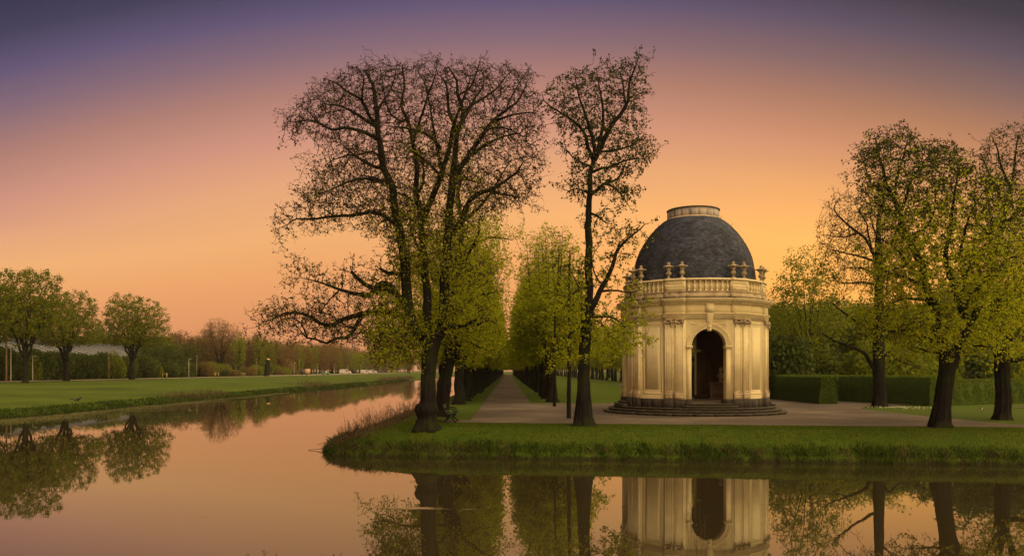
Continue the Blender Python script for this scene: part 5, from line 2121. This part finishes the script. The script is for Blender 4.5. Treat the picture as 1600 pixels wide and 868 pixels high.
finish(thr, 'lime_tree', 'tall slim lime tree with fluted trunk standing before the pavilion', leafm='leaf', n_leaf=1.8, leaf_size=.105, spread=.055, zfun=zl3, tw=.7, twlen=.18, split=(7.6, .9, 'leafsilhouette'), origin=(3.4, 36.3, GZ))

# slim young trees beside it
for i, (px, py, d, rad, top, lab) in enumerate([(889, 654, 41.7, .11, 392, 'straight slim bare trunk just left of the tall fluted trunk'), (866.5, 635, 55.8, .11, 440, 'thin straight stem at the foot of the first right avenue tree')]):
    T = Tree(40 + i)
    b0 = P(px, py, d)
    t0 = P(px + 1, top, d)
    T.limb([(b0[0], d, GZ - .1, rad * 1.15), (b0[0], d, GZ + 1, rad), (b0[0] + .02, d, (GZ + t0[2]) / 2, rad * .8), (t0[0], d, t0[2], .03)], attach=False, k=10, grow=(10, .35), nstart=.5, wob=.012)
    T.colonize(step=.25, kill=.35, maxn=900)
    finish(T, 'young_tree', lab, leafm='leaf', n_leaf=1.6, leaf_size=.09, tw=.4, origin=(b0[0], d, GZ))

# ------------------------------------------------------------------ right group
g4 = hero(14, 35.1, [(1470, 670, .42), (1470, 660, .38), (1471.5, 647, .35), (1474, 625, .32), (1477, 600, .30), (1480, 575, .31), (1484, 556, .36), (1486, 548, .34)], [
    (.22, .03, 1.0, [(1482, 553), (1472, 538), (1466, 515), (1459, 481), (1446, 449), (1440, 418), (1425, 387), (1414, 364), (1405, 335), (1397, 312), (1382, 286), (1381, 266), (1371, 235), (1368, 215)]),
    (.22, .03, -1.0, [(1488, 552), (1494, 544), (1506, 524), (1517, 507), (1529, 484), (1546, 478), (1565, 462), (1590, 450)]),
    (.14, .02, -2.2, [(1515, 508), (1500, 475), (1495, 458), (1483, 430), (1478, 400), (1485, 350), (1490, 300), (1500, 262)]),
    (.13, .02, 1.5, [(1497, 462), (1506, 437), (1518, 417), (1529, 400), (1543, 379), (1567, 353), (1584, 333), (1600, 310)]),
    (.10, .02, 1.5, [(1508, 480), (1520, 456), (1541, 440), (1558, 420), (1585, 400), (1610, 385)]),
    (.09, .01, -2.0, [(1447, 452), (1431, 430), (1414, 406), (1397, 385), (1380, 375), (1365, 372)]),
    (.09, .01, 1.8, [(1456, 474), (1445, 468), (1431, 466), (1408, 466), (1385, 478), (1372, 482)]),
    (.11, .03, -1.2, [(1469, 538), (1460, 532), (1443, 524), (1420, 518), (1390, 518), (1372, 512)]),
    (.08, .01, -2.4, [(1444, 447), (1430, 440), (1414, 434), (1391, 426), (1372, 415)]),
    (.08, .01, 2.0, [(1424, 384), (1431, 367), (1448, 353), (1458, 335), (1462, 300), (1470, 262)]),
    (.08, .01, -2.2, [(1405, 336), (1416, 310), (1425, 284), (1443, 252), (1460, 235)]),
    (.07, .01, 2.5, [(1397, 312), (1375, 300), (1360, 285), (1352, 262), (1345, 242)]),
    (.07, .01, -1.5, [(1397, 312), (1400, 280), (1410, 250), (1418, 215)]),
    (.07, .01, 1.2, [(1406, 338), (1385, 325), (1365, 315), (1352, 298)]),
    (.08, .01, -2.5, [(1506, 437), (1500, 400), (1510, 350), (1530, 310), (1545, 285)]),
    (.07, .01, 2.0, [(1484, 548), (1462, 550), (1440, 545), (1418, 540)], (16, .6)),
    (.07, .01, -2.0, [(1500, 540), (1530, 540), (1560, 545)], (10, .6)),
    (.08, .01, 2.5, [(1543, 380), (1550, 350), (1545, 320), (1555, 290)]),
], grow=(13, .75), mul=3.4, top=[(1333, 245), (1345, 222), (1370, 204), (1425, 204), (1450, 226), (1480, 215), (1500, 240), (1540, 258), (1600, 285)])
g4.att.append(poly_points([(1338, 240), (1350, 222), (1375, 206), (1420, 208), (1445, 225), (1480, 222), (1500, 245), (1530, 262), (1580, 285), (1620, 330), (1640, 420), (1600, 500), (1560, 535), (1520, 545), (1440, 545),
                           (1400, 535), (1350, 515), (1345, 490), (1370, 450), (1355, 420), (1385, 400), (1385, 350), (1355, 310), (1345, 290), (1360, 265)], 10000, 35.1, 4.2, g4.r))
g4.colonize(step=.23, kill=.28, infl=1.9, maxn=22000, jit=.3, rmin=.008)
finish(g4, 'lime_tree', 'broad leafy tree with forked dark trunk at the gravel edge on the right', leafm='leaf', n_leaf=3.3, leaf_size=.10, spread=.075, tw=.6, split=(10.0, 1.2, 'leafsilhouette'), origin=(19.0, 35.1, GZ))

g5 = hero(15, 41.0, [(1567, 656, .44), (1567, 645, .37), (1568, 620, .34), (1567, 590, .33), (1566, 565, .33), (1565, 548, .34)], [
    (.18, .03, 1.5, [(1564, 549), (1561, 520), (1556, 480), (1552, 430), (1560, 380), (1570, 330), (1578, 290), (1585, 250), (1590, 215)]),
    (.18, .03, -1.5, [(1567, 549), (1580, 520), (1590, 480), (1610, 430), (1622, 380), (1625, 320), (1620, 260), (1612, 210)]),
    (.14, .02, 1.0, [(1570, 560), (1588, 562), (1610, 555), (1650, 540), (1690, 520)]),
    (.12, .02, -2.0, [(1563, 545), (1545, 520), (1530, 490), (1520, 450)]),
    (.08, .01, 2.0, [(1571, 330), (1560, 300), (1548, 280), (1535, 245), (1524, 240)]),
    (.08, .01, -1.5, [(1578, 295), (1565, 260), (1555, 225), (1548, 210)]),
    (.08, .01, 1.5, [(1622, 380), (1650, 340), (1670, 300), (1680, 250)]),
    (.10, .01, -2.5, [(1600, 455), (1640, 440), (1680, 420), (1700, 380)]),
], grow=(13, .8), top=[(1515, 245), (1548, 207), (1590, 190), (1640, 193), (1700, 240)])
g5.att.append(poly_points([(1520, 240), (1545, 208), (1590, 192), (1640, 195), (1690, 240), (1710, 350), (1700, 480), (1660, 560), (1580, 560), (1510, 540), (1500, 450), (1520, 380), (1550, 320), (1545, 270)], 6000, 41.0, 4.2, g5.r))
g5.colonize(step=.26, kill=.32, infl=2.5, maxn=11000, jit=.3, rmin=.008)
finish(g5, 'lime_tree', 'rightmost tree with straight dark trunk and half bare top', leafm='leaf', n_leaf=2.6, leaf_size=.10, spread=.08, split=(10.0, 1.2, 'leafsilhouette'),
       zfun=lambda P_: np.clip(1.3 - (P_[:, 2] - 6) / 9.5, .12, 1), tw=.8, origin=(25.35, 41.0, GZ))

g3 = hero(16, 55.8, [(1374, 636, .52), (1374, 628, .44), (1374, 600, .40), (1373, 575, .38), (1373, 544, .36), (1373, 500, .32), (1373.6, 429, .26), (1372, 382, .2), (1373, 341, .12), (1376, 312, .05)], [
    (.13, .02, 2.0, [(1369, 410), (1368, 404), (1356, 379), (1342, 364), (1322, 350), (1304, 327), (1312, 309)]),
    (.07, .01, -1.5, [(1342, 364), (1325, 369), (1310, 370), (1287, 367)]),
    (.09, .01, -1.0, [(1371, 412), (1362, 407), (1339, 400), (1316, 394), (1299, 390), (1286, 386)]),
    (.08, .01, 2.0, [(1360, 385), (1356, 360), (1353, 347), (1342, 330), (1335, 315)]),
    (.07, .01, -2.0, [(1371, 375), (1362, 345), (1354, 318), (1350, 305)]),
    (.09, .01, 1.0, [(1372, 445), (1365, 443), (1350, 440), (1328, 442), (1299, 439)]),
    (.13, .02, -1.5, [(1371, 518), (1366, 515), (1342, 504), (1319, 489), (1308, 480), (1299, 472)], (3, .5)),
    (.15, .03, 1.0, [(1370, 575), (1364, 573), (1358, 560), (1350, 550), (1328, 541), (1304, 531), (1284, 521)], (3, .5)),
    (.05, .01, -1.0, [(1320, 541), (1310, 546), (1299, 552)], (4, .4)),
    (.05, .01, 1.0, [(1322, 540), (1328, 530), (1332, 517)], (4, .4)),
    (.10, .02, -1.0, [(1376, 560), (1381, 556), (1391, 550), (1405, 563), (1428, 572)], (4, .4)),
    (.09, .01, 1.5, [(1374, 420), (1385, 400), (1398, 370), (1405, 340)]),
    (.09, .01, -1.5, [(1374, 470), (1390, 455), (1410, 440), (1420, 430)]),
    (.07, .01, 1.5, [(1373, 360), (1384, 340), (1390, 318)]),
    (.08, .01, 1.5, [(1372, 430), (1350, 420), (1330, 418), (1305, 425)]),
], grow=(9, .8), top=[(1280, 345), (1300, 305), (1340, 303), (1400, 308), (1430, 350)])
g3.att.append(poly_points([(1285, 350), (1300, 310), (1350, 302), (1400, 310), (1430, 360), (1420, 430), (1350, 455), (1300, 440), (1282, 400)], 4200, 55.8, 4.2, g3.r))
g3.colonize(step=.27, kill=.31, infl=2.5, maxn=8000, jit=.25, rmin=.010, up=.1)
finish(g3, 'bare_tree', 'almost leafless tree with drooping lower limbs before the clipped hedge', leafm='bud', n_leaf=.35, leaf_size=.10, spread=.1, tw=1.2, twlen=.35, twr=.006, origin=(25.9, 55.8, GZ))

# ------------------------------------------------------------------ the avenue


def proto(T, leafm, n_leaf, leaf_size, spread, tw=.5, zfun=None, twlen=.3, k=3, twigm='twig', twr=.007):
    """meshes of one generic tree"""
    T.twigs(tw, twlen)
    b_ = T.branch_mesh(k=k, twr=twr)
    lp = T.leafpoints(n_leaf, spread, zfun=zfun)
    lm_ = MB()
    leaves(lm_, lp, leaf_size, T.r)
    return (T.wood.mesh('trunk', 'bark', True), b_.mesh('branches', twigm), lm_.mesh('leaves', leafm) if len(lp) else None)


def place(pr, name, label, loc, rz, sc, group, cat='tree'):
    root = thing(name, label, cat, loc, rz, group, sc)
    link('trunk', pr[0], root)
    link('branches', pr[1], root, kind='stuff')
    if pr[2] is not None:
        link('leaves', pr[2], root, kind='stuff')
    return root


AV = [proto(avenue_tree(100 + i), 'leaf', 5.0, .18, .2, tw=1.3, zfun=lambda P_: np.clip((11.6 - P_[:, 2]) / 5.0, .10, 1)) for i in range(3)]
r = np.random.default_rng(21)
ROWL = 'lime trees in the left row of the avenue'
ROWR = 'lime trees in the right row of the avenue'
ordl = ['first straight trunk behind the leaning second lime, left avenue row', 'next lime trunk behind the flared one in the left avenue row']
ordr = ['nearest lime of the right avenue row, beside the thin stem', 'second lime of the right avenue row']
y = 59.5
i = 0
while y < 560:
    place(AV[i % 3], 'avenue_lime', ordl[i] if i < 2 else 'lime tree within the left row of the long avenue', (-3.7 + r.normal() * .06, y + r.normal() * .3, GZ), r.uniform(0, 6.28), (1.1, 1.1, r.uniform(.93, 1.05)), ROWL)
    y += 7.4
    i += 1
y = 64.0
i = 0
while y < 560:
    place(AV[(i + 1) % 3], 'avenue_lime', ordr[i] if i < 2 else 'lime tree within the right row of the long avenue', (3.62 + r.normal() * .06, y + r.normal() * .3, GZ), r.uniform(0, 6.28), (1.1, 1.1, r.uniform(.97, 1.08)), ROWR)
    y += 7.4
    i += 1
y = 96.0
i = 0
while y < 420:
    place(AV[i % 3], 'avenue_lime', 'dark-stemmed lime in the row beyond the back lawn', (25.6 + r.normal() * .2, y, GZ), r.uniform(0, 6.28), r.uniform(.85, 1.0), 'limes beyond the back lawn')
    y += 8.5
    i += 1
place(AV[1], 'avenue_lime', 'dark tree trunk seen through the pavilion doorway', (17.6, 76, GZ), 1.0, .9, None)

# ------------------------------------------------------------------ leafy trees of the far left bank
WG0 = proto(woods_tree(300), 'leafdark', 6, .36, .5, tw=.2, k=3)
RT_ = [proto(round_tree(200, rx=6.6, zc=11.2, rz=6.0, ht=3.4), 'leafbank', 4.8, .23, .2, tw=.3, k=4), proto(round_tree(201, rx=6.0, zc=10.4, rz=5.6, ht=3.8, limbs=8), 'leafbank', 4.8, .23, .2, tw=.3, k=4)]
place(RT_[0], 'bank_tree', 'leftmost leafy tree with two dark stems beyond the canal', (-75.5, 125, LZ), .4, (1.0, 1.0, 1.03), None)
place(RT_[0], 'bank_tree', 'leafy tree half cut off by the left picture edge', (-85, 131, LZ), 2.6, (1.0, 1.0, .93), None)
place(RT_[1], 'bank_tree', 'spreading leafy tree between the double stem and the rounded tree', (-79.5, 144, LZ), 2.0, (1.12, 1.12, .97), None)
place(RT_[1], 'bank_tree', 'rounded leafy tree standing apart left of the street lamp', (-79, 168, LZ), 4.2, (1.2, 1.2, 1.08), None)

for px, X_, h_ in [(226, -94, .52), (246, -95, .60), (268, -94, .50), (290, -96, .55)]:
    place(WG0, 'bank_tree', 'dark dense tree hiding the right end of the pale roofed building', (X_, at_left(px, X_), LZ), px, (1.1, 1.1, h_), 'trees at the end of the low building')

# big bare round tree and its neighbours
BR = proto(round_tree(210, H=20, rx=8.6, zc=12.5, rz=8.0, ht=3.0, n=2100, rt=.6, limbs=11, low=-.5), 'leafbrown', .9, .2, .35, tw=1.6, twlen=.7, twigm='twigbrown', twr=.02)
place(BR, 'bare_round_tree', 'wide round leafless tree rising over the far bushes', (-110, 305, LZ), 0, (1.05, 1.05, 1.05), None)

WG = [WG0, proto(woods_tree(301, rx=5.0), 'leafdark', 6, .36, .5, tw=.2, k=3)]
WM = [proto(woods_tree(302, rx=4.6), 'leafmid', 5.5, .34, .5, tw=.2, k=3)]
WB = [proto(woods_tree(303, rx=4.6), 'leafbrown', 2.6, .36, .5, tw=1.6, twlen=.8, k=3, twigm='twigbrown', twr=.02), proto(woods_tree(304, rx=4.0, n=420), 'leafbrown', 1.8, .36, .5, tw=1.8, twlen=.8, k=3, twigm='twigbrown', twr=.022)]
PO = proto(woods_tree(305, H=15, rx=2.0, n=420, ht=1.5), 'leafmid', 5.5, .33, .4, tw=.2)


def bushmesh(seed, leafm, n=9000, size=.2, R_=(2.6, 2.6, 2.7)):
    q = np.random.default_rng(seed)
    lm_ = MB()
    cs = [(q.normal() * R_[0] * .4, q.normal() * R_[1] * .4, R_[2] * q.uniform(.35, .7), q.uniform(.45, .7)) for _ in range(9)]
    pts = []
    for (a, b, c, s_) in cs:
        v = q.normal(size=(n // 9, 3))
        v /= np.linalg.norm(v, axis=1)[:, None]
        v *= (q.random((len(v), 1)) ** .35)
        pts.append(v * np.array(R_) * s_ + [a, b, c])
    pts = np.concatenate(pts)
    pts = pts[pts[:, 2] > 0]
    leaves(lm_, pts, size, q)
    st_ = MB()
    for i in range(7):
        e = np.array([q.normal() * R_[0] * .5, q.normal() * R_[1] * .5, R_[2] * q.uniform(.7, 1.1)])
        tube(st_, smoothpath([(0, 0, -.1), tuple(e * [.3, .3, .5]), tuple(e)], .6), .05, 5)
    return (st_.mesh('stems', 'twig'), lm_.mesh('leaves', leafm))


def put_bush(pr, label, loc, rz, sc, group):
    root = thing('bush', label, 'bush', loc, rz, group, sc)
    link('stems', pr[0], root)
    link('leaves', pr[1], root, kind='stuff')


BD = bushmesh(1, 'leafdark', 11000, .24)
BM_ = bushmesh(2, 'leafmid', 9000, .24)
BK = bushmesh(3, 'leafbrown', 7000, .22)
r = np.random.default_rng(31)
# dark shrubbery behind the left trees
for i, px in enumerate(list(range(-25, 292, 13))):
    X_ = -90 - r.uniform(0, 3)
    y = X_ * FPX / (px - VX)
    put_bush(BD if i % 5 else BM_, 'dense dark green bush in the shrubbery behind the left leafy trees', (X_, y, LZ - .1), r.uniform(0, 6), (1.15, 1.15, r.uniform(1.55, 1.95) if px < 235 else r.uniform(1.1, 1.5)), 'shrubbery behind the left bank trees')
for i, px in enumerate(list(range(292, 470, 9))):
    X_ = -92 - r.uniform(0, 7)
    y = X_ * FPX / (px - VX)
    put_bush([BM_, BD, BM_, BK][i % 4], 'low bush beneath the woods right of the lone street lamp', (X_, y, LZ - .1), r.uniform(0, 6), (1.2, 1.2, r.uniform(.75, 1.5)), 'bushes along the far road')
put_bush(BK, 'rounded purplish bush right of the leaning stump', (-97, at_left(443, -97), LZ - .1), 0, (2.0, 2.0, 2.2), None)
for (px, h_) in [(376, 1.0), (371, .85), (404, 1.0)]:
    place(PO, 'poplar', 'narrow yellow-green columnar tree left of the leaning stump', (-100, at_left(px, -100), LZ), px, (1.1, 1.1, h_ * 1.1), 'columnar trees beyond the road')

# woods beyond the road
r = np.random.default_rng(41)
LW = 'woodland tree in the brown and green woods beyond the far road'
LWS = (-112, 150)
i = 0
y = 150.0
while y < 900:
    px = VX - 110 * FPX / y
    for row in range(2):
        X_ = -(104 if y > 330 else 118) - row * 16 - r.uniform(0, 7)
        yy = y + r.uniform(-3, 3)
        if px < 262:
            h_ = .62
            pr = WG[i % 2]
        elif px < 330:
            h_ = .7 + .1 * row
            pr = (WG + WM)[i % 3]
        else:
            h_ = (.92 if y < 450 else 1.0) * r.uniform(.88, 1.08)
            pr = (WB + WB + WM)[i % 5]
        place(pr, 'woods_tree', 'bronze twiggy tree in the woods beyond the far road' if pr in WB else 'fresh green tree among the bronze woods beyond the far road' if pr in WM else 'dark green tree in the woods right of the long low building', (X_, yy, LZ - .1), r.uniform(0, 6), (1.25, 1.25, h_), 'woods beyond the far road')
        i += 1
    y *= 1.028
# a regular row beside the far road
y = 330.0
while y < 700:
    place(WB[0] if int(y) % 3 else WM[0], 'woods_tree', 'roadside tree in the regular row behind the white vans', (-99 - r.uniform(0, 1), y, LZ), r.uniform(0, 6), (.9, .9, r.uniform(.72, .88)), 'roadside row behind the vans')
    y *= 1.035
# far end of the canal
for (X_, y, s_) in [(-60, 560, .9), (-74, 600, 1.0), (-50, 640, 1.0), (-38, 700, 1.1), (-26, 760, 1.1), (-85, 660, 1.1), (-45, 820, 1.2), (-66, 760, 1.2), (-15, 880, 1.2), (-30, 880, 1.2)]:
    place(WM[0] if int(y) % 40 else WB[0], 'woods_tree', 'hazy tree closing the far end of the canal', (X_, y, 1.0), r.uniform(0, 6), s_, 'trees at the far end of the canal')

# ------------------------------------------------------------------ woods behind the hedges on the right
place(proto(round_tree(220, rx=3.9, zc=9.6, rz=7.6, ht=3.2, n=1500, rt=.2, limbs=8, low=-.95), 'leafmid', 4.6, .20, .25, tw=.3, k=4), 'garden_tree',
      'tall bushy green tree between the pavilion and the leafless tree', (28.0, 75, GZ), 0, (.92, .92, .83), None)
r = np.random.default_rng(51)
i = 0
for rowy, hh in [(84, .50), (93, .54), (104, .6), (118, .68), (136, .72)]:
    px = 1205 + (i % 2) * 12
    while px < 1720:
        X_ = (px - VX) * rowy / FPX
        h_ = hh * r.uniform(.85, 1.12) * (1.25 if px > 1480 else 1)
        pr = (WG + WG + WM)[int(r.integers(0, 5))]
        place(pr, 'garden_wood_tree', 'lighter green tree in the dense wood behind the clipped hedges' if pr in WM else 'dark green tree in the dense wood behind the clipped hedges', (X_, rowy + r.uniform(-3, 3), GZ), r.uniform(0, 6), (.95, .95, h_), 'dense wood behind the hedges')
        px += r.uniform(30, 48) * 84 / rowy
        i += 1
for (X_, y, s_) in [(24.2, 72, .62), (33, 70.5, .55), (37.5, 72, .6), (42, 74, .55), (47.5, 76, .6), (52, 78, .6), (30, 80, .55)]:
    put_bush(BM_ if int(X_) % 2 else BD, ('light' if int(X_) % 2 else 'dark') + ' green bush showing over the hedge in front of the wood', (X_, y, GZ - .1), X_, (1.3, 1.3, s_ * 3.0), 'bushes behind the clipped hedges')
# far trees beyond the garden lawns
for (x0, x1, y0, y1, nn) in [(30, 170, 160, 300, 34), (30, 260, 300, 620, 34)]:
    for q in range(nn):
        X_, y = r.uniform(x0, x1), r.uniform(y0, y1)
        place((WG + WM + WB)[int(r.integers(0, 5))], 'garden_wood_tree', 'far tree in the park beyond the back lawn', (X_, y, GZ), r.uniform(0, 6), (1.3, 1.3, r.uniform(.6, .8)), 'park trees beyond the back lawn')

# ------------------------------------------------------------------ evening haze
mb = MB()
box(mb, -1510, 1510, -90, 4010, -2.2, 32)
hz = mb.build('haze', 'mud', kind='stuff', label='thin evening haze over the park and canal', category='haze')
hm = bpy.data.materials.new('haze')
hm.use_nodes = True
t = hm.node_tree
t.nodes.clear()
pv = t.nodes.new('ShaderNodeVolumePrincipled')
pv.inputs['Color'].default_value = (.95, .93, .92, 1)
pv.inputs['Density'].default_value = .00012
pv.inputs['Anisotropy'].default_value = .35
ho = t.nodes.new('ShaderNodeOutputMaterial')
t.links.new(pv.outputs[0], ho.inputs['Volume'])
hz.data.materials[0] = hm
